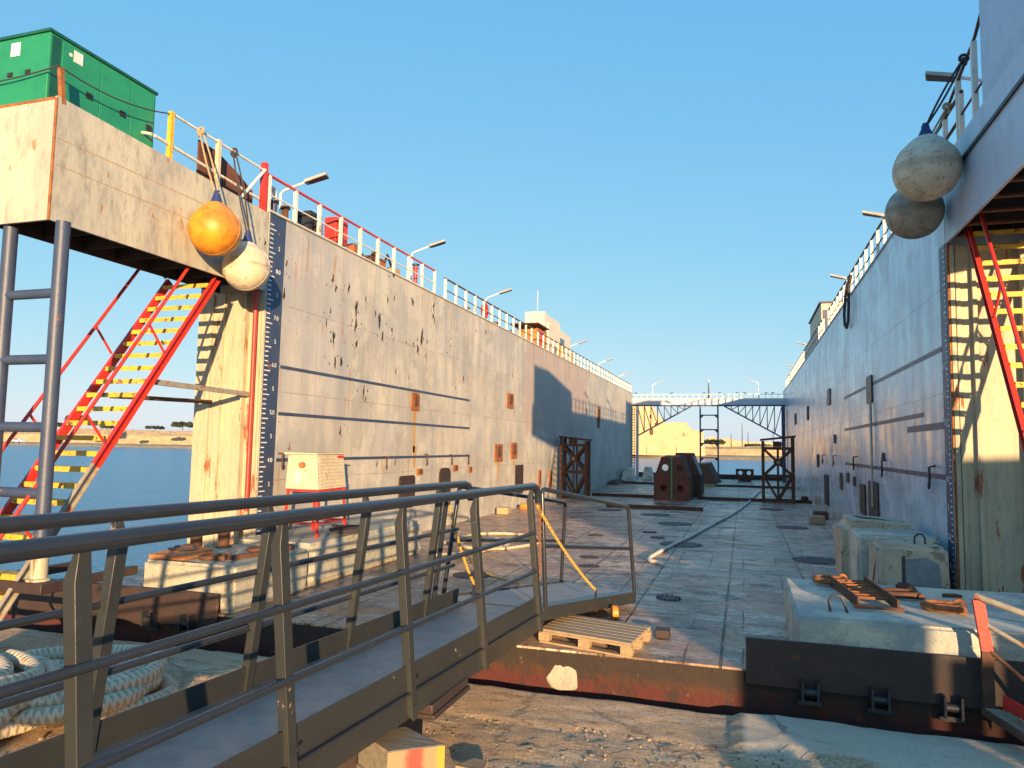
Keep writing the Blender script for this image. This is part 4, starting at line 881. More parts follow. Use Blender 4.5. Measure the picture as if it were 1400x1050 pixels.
kb = thing('keel_block', 'tall brown steel keel block with four round holes and a green stripe', 'keel block', (-2.7, 29.6, 0))
kx0, kx1, kz = -3.42, -2.02, 1.70
km = -2.72
lo = MB(); holed(lo, kx0, kx1, 0, .86, 29.6, .25, [(-3.03, .48, .13, kx0, km, 0, .86), (-2.38, .48, .13, km, kx1, 0, .86)])
lo.quad((kx0, 29.6, 0), (kx0, 29.6, .86), (kx0, 31.6, .86), (kx0, 31.6, 0)); lo.quad((kx1, 29.6, 0), (kx1, 31.6, 0), (kx1, 31.6, .86), (kx1, 29.6, .86)); lo.quad((kx0, 31.6, 0), (kx0, 31.6, .86), (kx1, 31.6, .86), (kx1, 31.6, 0)); lo.quad((kx0, 29.85, .0), (kx1, 29.85, 0), (kx1, 29.85, .86), (kx0, 29.85, .86))
lo.build('lower_box', 'rustred', kb)
up_ = MB(); holed(up_, kx0, kx1, .862, kz, 29.6, .12, [(-2.98, 1.28, .13, kx0, km, .862, kz), (-2.42, 1.28, .13, km, kx1, .862, kz)], kx0+.30, kx1-.30)
tx0, tx1 = kx0+.30, kx1-.30
up_.quad((kx0, 29.6, .862), (tx0, 29.6, kz), (tx0, 31.4, kz), (kx0, 31.4, .862)); up_.quad((kx1, 29.6, .862), (kx1, 31.4, .862), (tx1, 31.4, kz), (tx1, 29.6, kz)); up_.quad((tx0, 29.6, kz), (tx1, 29.6, kz), (tx1, 31.4, kz), (tx0, 31.4, kz))
up_.build('upper_box', 'rustred', kb)
MB().box(km-.03, 29.57, .02, km+.03, 29.597, kz).build('painted_stripe', 'green', kb)
MB().box(tx0+.1, 29.8, kz+.003, tx1-.1, 31.2, kz+.06).build('timber_cap', 'woodgrey', kb)
b = thing('keel_block', 'brown and grey keel block standing right behind the striped one', 'keel block', (-2.4, 32.6, 0))
q = MB().hexa([(-3.1, 32.0, 0), (-1.75, 32.0, 0), (-1.75, 34.8, 0), (-3.1, 34.8, 0)], [(-3.1, 32.0, .9), (-1.75, 32.0, .9), (-1.75, 34.8, .9), (-3.1, 34.8, .9)]).build('lower_box', 'rust', b, bev=.01)
q = MB().hexa([(-3.0, 32.1, .902), (-1.8, 32.1, .902), (-1.8, 34.7, .902), (-3.0, 34.7, .902)], [(-2.8, 32.3, 1.85), (-2.15, 32.3, 1.85), (-2.15, 34.5, 1.85), (-2.8, 34.5, 1.85)]).build('upper_box', 'rustred', b, bev=.02); MB().hexa([(-1.79, 32.3, .95), (-1.785, 32.3, .95), (-1.785, 34.4, .95), (-1.79, 34.4, .95)], [(-2.12, 32.5, 1.75), (-2.115, 32.5, 1.75), (-2.115, 34.2, 1.75), (-2.12, 34.2, 1.75)]).build('concrete_face', 'concL', b)
b = thing('keel_block', 'low slanted keel block on a pale timber in the middle distance', 'keel block', (-1.9, 42, 0))
q = MB().hexa([(-3.0, 41.5, .14), (-1.45, 41.5, .14), (-1.2, 44, .14), (-3.0, 44, .14)], [(-2.9, 41.8, 1.15), (-1.9, 41.8, 1.2), (-1.75, 43.6, 1.3), (-2.9, 43.6, 1.2)]).build('body', 'rustred', b, bev=.02); MB().box(-2.9, 41.45, .001, -1.5, 41.9, .139).build('timber', 'wood', b)
b = thing('keel_block', 'small brown block with two holes near the far edge of the floor', 'keel block', (.1, 50.5, 0))
q = MB(); holed(q, -.50, .60, .25, .80, 49.4, .3, [(-.22, .55, .13, -.5, .05, .25, .80), (.30, .55, .13, .05, .60, .25, .80)]); q.box(-.5, 49.7, .25, .6, 49.72, .3); q.quad((-.5, 49.4, .8), (.6, 49.4, .8), (.6, 49.7, .8), (-.5, 49.7, .8)); q.quad((-.5, 49.4, .25), (-.5, 49.4, .8), (-.5, 49.7, .8), (-.5, 49.7, .25)); q.build('body', 'rustred', b)
MB().box(-.35, 49.42, 0, .45, 49.68, .248).build('foot', 'rust', b)
# ================================================================ GUIDE FRAMES
def frame(x0, x1, y, h, label, dp=.55, slant=0.):
    t = thing('guide_frame', label, 'steel frame', ((x0+x1)/2, y, 0))
    for (a, c) in ((x0, y), (x1, y), (x0, y+dp), (x1, y+dp)): MB().box(a-.05, c-.05, 0, a+.05, c+.05, h-.06 if a == x0 else h-.06+slant).build('leg', 'rust', t)
    MB().hexa([(x0-.1, y-.09, h-.055), (x1+.1, y-.09, h-.055+slant), (x1+.1, y+dp+.09, h-.055+slant), (x0-.1, y+dp+.09, h-.055)], [(x0-.1, y-.09, h+.02), (x1+.1, y-.09, h+.02+slant), (x1+.1, y+dp+.09, h+.02+slant), (x0-.1, y+dp+.09, h+.02)]).build('top_plate', 'rust', t)
    for yy in (y, y+dp):
        b = MB()
        for z in (.08, h*.42, h*.86): b.beam((x0+.05, yy, z), (x1-.05, yy, z), .07, .11)
        z0, z1 = h*.42+.05, h*.86-.05; b.beam((x0+.05, yy, z0), (x1-.05, yy, z1), .06, .09); b.beam((x0+.05, yy+.002, z1), (x1-.05, yy+.002, z0), .06, .09)
        z0, z1 = .10, h*.42-.05; xm = (x0+x1)/2; b.beam((x0+.05, yy, z1), (xm, yy, z0), .06, .09); b.beam((x1-.05, yy, z1), (xm, yy, z0), .06, .09)
        b.box(xm-.03, yy-.02, .08, xm+.03, yy+.02, h*.86)
        b.lathe((xm, yy-.05, h*.64), [(.15, 0), (.15, .08)], 16, (0, 1, 0)); b.build('cross_brace', 'rust', t)
    for xx in (x0, x1):
        b = MB()
        for z in (.08, h*.42, h*.86): b.beam((xx, y+.05, z), (xx, y+dp-.05, z), .07, .10)
        b.build('side_brace', 'rust', t)
    MB().lathe(((x0+x1)/2, y-.07, h*.64), [(.06, 0), (.06, .02)], 12, (0, 1, 0)).build('hub', 'ropetan', t)
    MB().box((x0+x1)/2-.18, y-.06, h*.86+.06, (x0+x1)/2+.12, y+.06, h-.07).build('bolster', 'rust', t)
frame(-6.95, -5.95, 28.6, 2.45, 'rusty braced guide frame standing against the left wall', .6, -.12)
frame(.72, 1.82, 30.3, 2.45, 'rusty braced guide frame standing near the right wall', .6, .15)
# ================================================================ CABINET, SMALL ITEMS LEFT
X0, X1 = -6.70, -6.12; y0, y1 = 9.72, 10.55
cbn = thing('control_cabinet', 'cream slatted control cabinet on a red tubular stand by the left wall', 'cabinet', (-6.4, 10.1, .615))
MB().hexa([(X0, y0, 1.33), (X1, y0, 1.33), (X1, y1, 1.33), (X0, y1, 1.33)], [(X0+.02, y0+.02, 1.86), (X1-.06, y0+.02, 1.86), (X1-.06, y1-.02, 1.86), (X0+.02, y1-.02, 1.86)]).build('cabinet_body', 'greypale', cbn, bev=.012)
MB().box(X0-.02, y0-.02, 1.862, X1-.02, y1+.02, 1.885).build('lid', 'greypale', cbn)
sl_ = MB()
for k in range(9):
    z = 1.37+k*.052; xx = X1-.06*(z-1.33)/.53; sl_.box(xx-.004, y0+.07, z, xx+.012, y1-.07, z+.018)
sl_.build('louvre', 'greypale', cbn)
MB().lathe((X0+.3, y0-.05, 1.7), [(.045, 0), (.045, .06)], 14, (0, 1, 0)).build('gauge', 'orangebrown', cbn)
MB().box(X0+.22, y0-.07, 1.42, X0+.32, y0+.001, 1.60).build('switch', 'white', cbn)
MB().box(X1-.12, y1-.22, 1.80, X1-.035, y1-.05, 1.84).build('plaque', 'red', cbn)
for (x, y) in ((X0+.03, y0+.05), (X1-.03, y0+.05), (X0+.03, y1-.05), (X1-.03, y1-.05)):
    MB().beam((x+(.04 if x > -6.4 else -.04), y+(.05 if y > 10 else -.05), .615), (x, y, 1.325), .035, .035).build('leg', 'red', cbn)
b = MB()
for z in (1.31, .82):
    b = MB(); b.box(X0, y0+.03, z-.015, X1, y0+.05, z+.015); b.box(X1-.04, y0+.05, z-.015, X1-.02, y1-.05, z+.015); b.box(X0, y1-.05, z-.015, X1, y1-.03, z+.015); b.build('stand_rail', 'red', cbn)
def coil(name, label, c, R, r, turns, mat, cat='rope', n=26, amp=.25, zst=.03, mesh=False):
    random.seed(int(abs(c[0]*100))); pts = []; N = turns*n
    for k in range(N):
        t = k/n; a = 2*math.pi*t; rr = R*(.55+.45*((t*.37) % 1))*(1+amp*noise.noise(Vector((t*1.3, 3, c[0]))))
        pts.append(Vector((c[0]+rr*math.cos(a)+.08*R*math.sin(t*2), c[1]+rr*math.sin(a)*.85, c[2]+r+abs(noise.noise(Vector((t*2.1, 0, 7))))*R*.25+zst*((t*.6) % (turns*.4)))))
    o = MB().tube(pts, r, 8, uv=mesh).build(name, mat, loc=c); return tag(o, label, cat)
coil('rope_coil', 'tangle of thin brown hose beside the red cabinet stand', (-5.98, 10.35, .615), .26, .014, 9, 'ropedark')
coil('rope_coil', 'short coil of dark cable among the gear on the left block', (-6.9, 7.9, .57), .20, .018, 6, 'ropedark')
def shackle(name, label, c, rz, s=.16, mat='rust', r=.03):
    c = Vector(c); d = Vector((math.cos(rz), math.sin(rz), 0)); e = Vector((-d.y, d.x, 0)); zz = Vector((0, 0, r+.005))
    pts = [c+zz+d*s*.9-e*s*.5]
    for k in range(9):
        a = -math.pi/2-math.pi*k/8; pts.append(c+zz+d*(math.cos(a)*s*.8-.1*s)+e*math.sin(a)*s*.62)
    pts.append(c+zz+d*s*.9+e*s*.5)
    b = MB().tube(pts, r, 10)
    b.tube([c+zz+d*s*.9-e*s*.85, c+zz+d*s*.9+e*s*.85], r*.9, 10); b.lathe(c+zz+d*s*.9+e*s*.8, [(r*1.5, 0), (r*1.5, r)], 10, e)
    return tag(b.build(name, mat, loc=c), label, 'shackle')
shackle('shackle', 'big rusty shackle on the left block nearest the gangway', (-6.35, 7.75, .56), .5)
tag(MB().beam((-6.1, 7.75, .60), (-5.95, 8.35, .60), .07, .05).build('steel_bar', 'rust', loc=(-6.1, 7.75, .57)), 'flat rusty bar lying on the left concrete block', 'bar')
for k, (x, y, s, rz) in enumerate(((-6.25, 8.55, .17, 1.2), (-6.05, 8.85, .14, 2.4))): tag(shackle('chain_link', 'rusty chain link lying on the left block', (x, y, .565), rz, s, 'rust', .028), ('rusty open chain link lying in the middle of the left block', 'smaller rusty chain link near the wall side of the left block')[k], 'chain link')
for k in range(2):
    x = -7.0+.0*k; y = 7.85+k*.55
    tag(MB().lathe((x+.05, y+.3, .562), [(.11, 0), (.11, .02), (.075, .03), (.075, .26), (.12, .28), (.12, .31)], 18).build('bollard', 'rust', loc=(x, y+.3, .562)), ('rusty bollard on the outer edge of the left block, nearer one', 'rusty bollard on the left block, beside the yellow tower plate')[k], 'bollard')
tag(MB().prism([(-7.1, 7.5, .565), (-6.6, 7.55, .565), (-6.55, 8.0, .60), (-7.0, 8.05, .64)], (0, 0, .05)).build('wood_scrap', 'orangebrown', loc=(-6.9, 7.7, .565)), 'orange brown board lying at the outer end of the left block', 'board')
# things at the foot of the left wall
tag(MB().box(-7.05, 20.9, 0, -6.7, 21.25, .2).build('timber_block', 'ropetan', loc=(-6.9, 21.1, 0), bev=.02), 'small yellow block at the foot of the left wall', 'block')
tag(MB().lathe((-6.8, 23.0, 0), [(.16, 0), (.18, .05), (.14, .16), (.02, .18)], 14).build('float', 'floato', loc=(-6.8, 23, 0)), 'small orange float at the foot of the left wall', 'float')
tag(MB().hexa([(-7.15, 40.2, 0), (-6.6, 40.2, 0), (-6.5, 43, 0), (-7.15, 43, 0)], [(-7.15, 40.4, .16), (-6.8, 40.4, .16), (-6.8, 42.8, .2), (-7.15, 42.8, .2)]).build('scrap_plate', 'rust', loc=(-7, 41, 0)), 'rusty plate lying along the far foot of the left wall', 'plate')
def rope_path(pts, sub=8):
    P = [Vector(p) for p in pts]; out = []
    for i in range(len(P)-1):
        p0, p1, p2, p3 = P[max(i-1, 0)], P[i], P[i+1], P[min(i+2, len(P)-1)]
        for k in range(sub):
            t = k/sub; out.append(.5*((2*p1)+(-p0+p2)*t+(2*p0-5*p1+4*p2-p3)*t*t+(-p0+3*p1-3*p2+p3)*t**3))
    out.append(P[-1]); return out
wl = rope_path([(-5.4, 12.5, .03), (-4.9, 13.2, .03), (-4.6, 14.4, .03), (-5.1, 15.2, .03), (-5.6, 14.6, .03), (-5.2, 13.6, .05), (-4.5, 13.9, .03), (-4.1, 15.3, .03), (-4.9, 16.2, .03), (-5.8, 15.8, .03), (-5.9, 14.2, .03)])
tag(MB().tube(wl, .03, 8, uv=True).build('white_rope', 'rope', loc=(-5, 14, 0)), 'looped white rope lying at the foot of the left blocks', 'rope')
yl = rope_path([(-6.1, 16.5, .015), (-5.9, 16.1, .02), (-5.4, 15.2, .015), (-4.9, 13.0, .015), (-4.0, 11.3, .015), (-3.2, 10.6, .015)])
tag(MB().tube(yl, .014, 6).build('yellow_line', 'chain', loc=(-5, 14, 0)), 'thin yellow line trailing over the floor behind the gangway', 'rope')
# long rope on the floor
R0 = [at(x, y, 'Z', .035) for x, y in ((1040, 671), (1028, 682), (1020, 690), (1003, 702), (980, 714), (945, 733), (920, 745), (897, 757), (887, 765), (900, 769), (908, 772))]
tag(MB().tube(rope_path(R0), .035, 10, uv=True).build('mooring_rope', 'ropewhite', loc=R0[-1]), 'long white mooring rope running across the dock floor', 'rope')
for k, (x, y) in enumerate(((1.95, 22.5), (2.2, 24.2), (2.3, 31.6))):
    o = MB().lathe((x, y, 0), [(.16, 0), (.14, .2), (.05, .24)], 10) if k == 2 else MB().box(x-.2, y-.25, 0, x+.2, y+.25, .22)
    tag(o.build('timber_block', 'rustred' if k else 'wood', loc=(x, y, 0), bev=.02), ('pale timber block at the foot of the right wall', 'red brown block at the foot of the right wall', 'round red can by the foot of the right guide frame')[k], 'block')
# ================================================================ SCRAP ON THE RIGHT BLOCK
zt = .525
lg = thing('ladder_grate', 'rusty short ladder grating lying on the pale right block', 'grating', (1.1, 8.5, zt))
A = [Vector((.92, 9.25, zt+.06)), Vector((1.05, 7.95, zt+.06))]; B = [Vector((1.30, 9.3, zt+.06)), Vector((1.40, 7.95, zt+.06))]
MB().beam(A[0], A[1], .02, .10).build('side_bar', 'rust', lg); MB().beam(B[0], B[1], .02, .10).build('side_bar', 'rust', lg)
for k in range(8):
    t = .04+k*.105; MB().beam(A[0].lerp(A[1], t), B[0].lerp(B[1], t), .05, .025).build('rung', 'rustor', lg)
MB().beam(A[1]+Vector((-.05, -.04, -.03)), B[1]+Vector((.04, -.04, -.03)), .03, .03).build('end_bar', 'rust', lg)
shackle('shackle', 'large orange rusted shackle at the back left of the pale right block', (.93, 9.2, zt+.02), .1, .18, 'rustor', .035)
shackle('shackle', 'long dark rusty shackle right of the ladder grating', (1.55, 8.75, zt), .1, .19, 'rust', .035)
shackle('chain_link', 'big orange rusted chain link on the right side of the pale block', (1.82, 8.15, zt), -.15, .17, 'rustor', .042)['category'] = 'chain link'
t = thing('round_pin', 'upright rusty pin with a round base on the pale right block', 'pin', (1.72, 9.3, zt))
MB().lathe((1.70, 9.3, zt), [(.085, 0), (.09, .03), (.06, .06), (.02, .07)], 18).build('base', 'rust', t); MB().lathe((1.70, 9.3, zt+.06), [(.02, 0), (.02, .30)], 10).build('pin', 'dark', t)
tag(MB().prism([(2.0, 8.95, zt), (2.2, 9.0, zt), (2.16, 9.1, zt), (2.02, 9.06, zt)], (0, 0, .02)).build('scrap_plate', 'rust', loc=(2.1, 9, zt)), 'small flat rusty scrap at the back of the pale right block', 'scrap')
# red ramp rail bottom right
rr = thing('access_ramp', 'small red access ramp with grey handrails at the lower right corner', 'ramp', (2.0, 7.3, -.2))
pb = at(1352, 962, 'Y', 7.22); pt = at(1337, 820, 'Y', 7.22)
MB().beam((pb.x, pb.y, pb.z-.1), (pb.x-.0, pb.y, .40), .085, .05, (0, 1, 0)).build('post', 'rust', rr); MB().beam((pb.x, pb.y, .401), (pt.x, pt.y, pt.z), .085, .05, (0, 1, 0)).build('post', 'red', rr)['label'] = 'upper part of the red post, in its lit colour'  # one red post: shaded foot and lit top put into two colours
MB().tube([(pt.x-.02, 7.22, pt.z+.03), (2.30, 6.98, pt.z-.10), (2.5, 6.95, pt.z-.10)], .028, 10).build('handrail', 'greypaint', rr)
MB().tube([(pt.x+.05, 7.22, pt.z-.20), (2.30, 6.95, pt.z-.40), (2.5, 6.9, pt.z-.44)], .02, 10).build('handrail', 'greypaint', rr)
MB().tube([(pt.x+.06, 7.22, pt.z-.40), (2.6, 6.8, pt.z-1.0)], .018, 10).build('handrail', 'rust', rr)
gr = MB()
for k in range(12): gr.beam((pb.x-.03+k*.045, 7.2, -.07), (pb.x+.16+k*.045, 6.7, -.12), .006, .03)
for k in range(16): gr.beam((pb.x-.03+k*.012, 7.19-k*.032, -.072-k*.003), (pb.x+.5+k*.012, 7.19-k*.032, -.072-k*.003), .005, .026)
gr.build('grating', 'greypaint', rr)
MB().beam((pb.x+.1, 7.2, .0), (pb.x+.48, 6.6, -.12), .012, .12).build('side_plate', 'red', rr)
MB().beam((pb.x-.05, 7.2, -.09), (pb.x+.15, 6.65, -.14), .03, .05).build('side_plate', 'rust', rr)
# ================================================================ GANGWAY
gw = thing('gangway', 'dark grey metal gangway with tubular handrails in the foreground', 'gangway', (-2.4, 4, .3))
def gz(y, z=.4): return (-.03+.022*max(0, min(1, (z-.3)/1.38)))*(y-4.3)
def gx(side, y, k): # k=0 bottom, 1 rail height
    n = -1.93 if side > 0 else -2.90; t = -2.03 if side > 0 else -2.77
    return (n+(t-n)*k)+.035*(y-7)
ya, yb = -1.2, 7.25
for side in (1, -1):
    s_ = 1 if side > 0 else -1
    MB().tube([(gx(side, ya, 1), ya, 1.668+gz(ya, 2)), (gx(side, yb-.1, 1), yb-.1, 1.668+gz(yb, 2)), (gx(side, yb, 1), yb, 1.648+gz(yb, 2)), (gx(side, yb+.06, 1), yb+.06, 1.57+gz(yb, 2)), (gx(side, yb+.06, 1)+.0, yb+.07, 1.49+gz(yb, 2))], .035, 18).build('handrail', 'tube', gw)
    for k, z in enumerate((1.23, .88)):
        q = (z-.4)/1.28
        MB().tube([(gx(side, ya, q)-.0*s_, ya, z+gz(ya, z)), (gx(side, yb-.15, q), yb-.15, z+gz(yb, z))], .020, 12).build('mid_rail', 'tube', gw)
    # kick plate, lower channel
    def strip(z0, z1, o, w_, nm, mt):
        q0, q1 = (z0-.3)/1.38, (z1-.3)/1.38
        MB().hexa([(gx(side, ya, q0)+o*s_, ya, z0+gz(ya)), (gx(side, ya, q0)+(o+w_)*s_, ya, z0+gz(ya)), (gx(side, yb, q0)+(o+w_)*s_, yb, z0+gz(yb)), (gx(side, yb, q0)+o*s_, yb, z0+gz(yb))],
                  [(gx(side, ya, q1)+o*s_, ya, z1+gz(ya)), (gx(side, ya, q1)+(o+w_)*s_, ya, z1+gz(ya)), (gx(side, yb, q1)+(o+w_)*s_, yb, z1+gz(yb)), (gx(side, yb, q1)+o*s_, yb, z1+gz(yb))]).build(nm, mt, gw, bev=.002)
    strip(.485, .645, -.02, .012, 'kick_plate', 'gang')
    strip(.315, .478, -.035, .022, 'side_beam', 'gang')
    strip(.470, .4835, -.012, .03, 'beam_flange', 'tube')
    ys = (.75, 2.03, 3.15, 4.40, 5.66, 7.12) if side > 0 else (.4, 1.6, 2.86, 4.0, 5.17, 6.5)
    for y in ys:
        a = Vector((gx(side, y, 0)+.012*s_, y, .31+gz(y))); c = Vector((gx(side, y, 1)-.005*s_, y, 1.645+gz(y, 2)))
        i0, i1, hw = -.045*s_, .012*s_, .035; b = MB()
        lo_ = [a+Vector((i0, -hw, .04)), a+Vector((i1, -hw, 0)), a+Vector((i1, hw, 0)), a+Vector((i0, hw, .04))]
        md_ = [c+Vector((i0, -hw, -.11)), c+Vector((i1, -hw, -.11)), c+Vector((i1, hw, -.11)), c+Vector((i0, hw, -.11))]
        tp_ = [c+Vector((i0*.25, -hw*.7, 0)), c+Vector((i1, -hw*.7, 0)), c+Vector((i1, hw*.7, 0)), c+Vector((i0*.25, hw*.7, 0))]
        k0 = len(b.v); b.v += lo_+md_+tp_
        b.f += [[k0+3, k0+2, k0+1, k0], [k0+8, k0+9, k0+10, k0+11]]+[[k0+r*4+q, k0+r*4+(q+1) % 4, k0+r*4+4+(q+1) % 4, k0+r*4+4+q] for r in (0, 1) for q in range(4)]
        b.build('post', 'gang', gw, bev=.003)
        wb = MB()
        for z_ in (.40, .56): wb.lathe(a+Vector((.013*s_, 0, z_-.31)), [(.012, 0), (.012, .01), (.001, .011)], 6, (s_, 0, 0))
        wb.build('bolt', 'tube', gw)
wk = MB().hexa([(gx(-1, ya, .1), ya, .485+gz(ya)), (gx(1, ya, .1)-.03, ya, .485+gz(ya)), (gx(1, yb, .1)-.03, yb, .485+gz(yb)), (gx(-1, yb, .1), yb, .485+gz(yb))], [(gx(-1, ya, .1)+.02, ya, .50+gz(ya)), (gx(1, ya, .1)-.03, ya, .50+gz(ya)), (gx(1, yb, .1)-.03, yb, .50+gz(yb)), (gx(-1, yb, .1)+.02, yb, .50+gz(yb))])
wk.build('walkway', 'tread', gw)
cb_ = MB()
for k in range(8): y = -.6+k*1.05; cb_.box(gx(-1, y, 0)+.03, y-.03, .34+gz(y), gx(1, y, 0)-.03, y+.03, .48+gz(y))
cb_.build('cross_beam', 'gang', gw)
skb = MB().box(-2.95, 4.66, .21, -1.98, 5.34, .245); skb.box(-2.95, 4.66, .246, -1.995, 5.33, .31); skb.box(-2.75, 4.7, -.34, -2.3, 5.2, .209); skb.build('base_frame', 'brownplate', gw, bev=.01)
# landing flap
F = dict(n0=at(742, 832, 'Z', .36), n1=at(868, 811, 'Z', .17), f0=at(596, 818, 'Z', .40), f1=at(772, 796, 'Z', .17))
wk = MB().hexa([F['f0']-Vector((0, 0, .02)), F['n0']-Vector((0, 0, .02)), F['n1']-Vector((0, 0, .02)), F['f1']-Vector((0, 0, .02))], [F['f0'], F['n0'], F['n1'], F['f1']]).build('flap_plate', 'tread', gw)
def beamz(a, b, z0, z1, w_, nm): 
    d = (b-a).normalized(); r = d.cross(Vector((0, 0, 1)))*w_; MB().hexa([a+Vector((0, 0, z0)), a+r+Vector((0, 0, z0)), b+r+Vector((0, 0, z0)), b+Vector((0, 0, z0))], [a+Vector((0, 0, z1)), a+r+Vector((0, 0, z1)), b+r+Vector((0, 0, z1)), b+Vector((0, 0, z1))]).build(nm, 'gang', gw, bev=.002)
beamz(F['n0']+Vector((.0, -.02, 0)), F['n1'], -.12, .02, .015, 'flap_beam'); beamz(F['f0'], F['f1'], -.10, .02, -.015, 'flap_beam'); beamz(F['n1'], F['f1'], -.10, .0, -.015, 'flap_beam')
def flap_rail(a, b, pa, pb_, name='flap_rail'):
    """hoop rail from foot a up over to foot b, tops given by photo pixels"""
    dA = (Vector((pa[0], pa[1])), a); 
    def vert(foot, px, py):  # point above/near foot seen at px,py in the plane facing the camera through the foot
        d = FW*1000+RT*(px-700)-UP*(py-525); t = (foot-CAMP).dot(FW)/d.dot(FW); return CAMP+d*t
    ta, tb = vert(a, *pa), vert(b, *pb_); m1 = a.lerp(ta, .52); m2 = b.lerp(tb, .52)
    c1 = ta+(tb-ta).normalized()*.05; c2 = tb+(ta-tb).normalized()*.05
    MB().tube([a, ta-(ta-a).normalized()*.06, ta.lerp(c1, .35)-(ta-a).normalized()*.012, c1, c2, tb.lerp(c2, .35)-(tb-b).normalized()*.012, tb-(tb-b).normalized()*.06, b], .024, 12).build(name, 'tube', gw)
    MB().tube([m1, m2], .022, 10).build('flap_mid_rail', 'tube', gw)
flap_rail(F['n0']+Vector((.02, .04, 0)), F['n1']+Vector((0, -.03, .0)), (741, 668), (859, 693))
flap_rail(F['f0']+Vector((.06, .05, 0)), F['f1']+Vector((-.05, 0, 0)), (628, 665), (773, 687))
fr0 = at(597, 663, 'Y', yb+.05)
MB().tube([(gx(-1, 6.6, 1), 6.6, 1.66+gz(6.6, 2)), (gx(-1, 6.7, 1)+.01, 6.7, 1.59+gz(6.7, 2)), (gx(-1, 6.72, .1), 6.72, .5)], .024, 10).build('end_upright', 'tube', gw)
whl = at(853, 811, 'Y', 8.5)
MB().lathe((-1.52, 8.85, .09), [(.07, 0), (.085, .01), (.085, .07), (.07, .08)], 20, (1, .35, 0)).build('flap_wheel', 'floato', gw)
MB().lathe((-2.75, 9.7, .09), [(.07, 0), (.085, .01), (.085, .07), (.07, .08)], 20, (1, .35, 0)).build('flap_wheel', 'floato', gw)
def chain(a, b, sag, mat, nm, link=.05, r=.0055):
    a, b = Vector(a), Vector(b); L = (b-a).length*1.02; n = int(L/(link*.72)); m_ = MB()
    for k in range(n):
        t = (k+.5)/n; p = a.lerp(b, t)-Vector((0, 0, sag*4*t*(1-t))); d = (b-a).normalized(); h_ = d.cross(Vector((0, 0, 1)) if abs(d.z) < .95 else Vector((1, 0, 0))).normalized(); v_ = d.cross(h_).normalized()
        ax = h_ if k % 2 else v_; t2 = Vector((0, 0, 1)) if abs(ax.z) < .9 else Vector((1, 0, 0)); aa = ax.cross(t2).normalized(); bb = ax.cross(aa)
        ang = math.atan2(d.dot(bb), d.dot(aa)); m_.torus(p, link*.5, r, ax, 10, 5, 1., .6, ang)
    return m_.build(nm, mat, gw)
top_ = Vector((gx(1, 7.2, 1)+.02, 7.22, 1.45)); lug = F['n0'].lerp(F['n1'], .52)
MB().box(lug.x-.012, lug.y-.012, lug.z-.05, lug.x+.012, lug.y+.012, lug.z+.12).build('lug', 'tube', gw)
chain(top_, lug+Vector((0, 0, .11)), .06, 'chain', 'chain')
chain(top_+Vector((.02, .03, 0)), top_+Vector((.03, .04, -.75)), 0, 'chainr', 'chain')
lug2 = F['f0'].lerp(F['f1'], .18)+Vector((.12, 0, 0))
top2 = Vector((gx(-1, 6.7, 1), 6.75, 1.5)); chain(top2, lug2+Vector((0, 0, .12)), .08, 'chain', 'chain')
MB().box(lug2.x-.02, lug2.y-.02, lug2.z, lug2.x+.02, lug2.y+.02, lug2.z+.12).build('lug', 'tube', gw)
# timber block under the gangway
tb = thing('timber_block', 'weathered timber block with a red and yellow painted end under the gangway', 'timber block', (-2.05, 4.28, -.30))
q = [at(x, y, 'Z', .20) for x, y in ((530, 1028), (608, 1018), (555, 993), (490, 1000))]
lowq = [v-Vector((0, 0, .20)) for v in q]
MB().hexa(lowq, q).build('block_body', 'woodgrey', tb, bev=.008)
d = (q[1]-q[0]).normalized(); nn = d.cross(Vector((0, 0, 1))).normalized(); nn = nn if nn.y < 0 else -nn
MB().hexa([q[0]-Vector((0, 0, .197))+nn*.001, q[1]-Vector((0, 0, .197))+nn*.001, q[1]-Vector((0, 0, .197))+nn*.004, q[0]-Vector((0, 0, .197))+nn*.004], [q[0]+nn*.001-Vector((0, 0, .004)), q[1]+nn*.001-Vector((0, 0, .004)), q[1]+nn*.004-Vector((0, 0, .004)), q[0]+nn*.004-Vector((0, 0, .004))]).build('painted_end', 'blockend', tb)
o = MB().hexa([v-Vector((.02, -.02, .58)) for v in q], [v-Vector((.02, -.02, .205)) for v in q]); tag(o.build('timber_block', 'woodgrey', loc=(-2.1, 4.3, -.35), bev=.008), 'lower grey timber block beneath the painted one', 'timber block')
qq = at(648, 1046, 'Z', -.33); tag(MB().prism([qq+Vector((-.10, -.12, 0)), qq+Vector((.12, -.14, 0)), qq+Vector((.10, .03, 0)), qq+Vector((-.02, .05, 0))], (0, 0, .03)).build('wood_scrap', 'wood', loc=qq), 'broken piece of pale wood on the quay at the bottom edge', 'wood scrap')
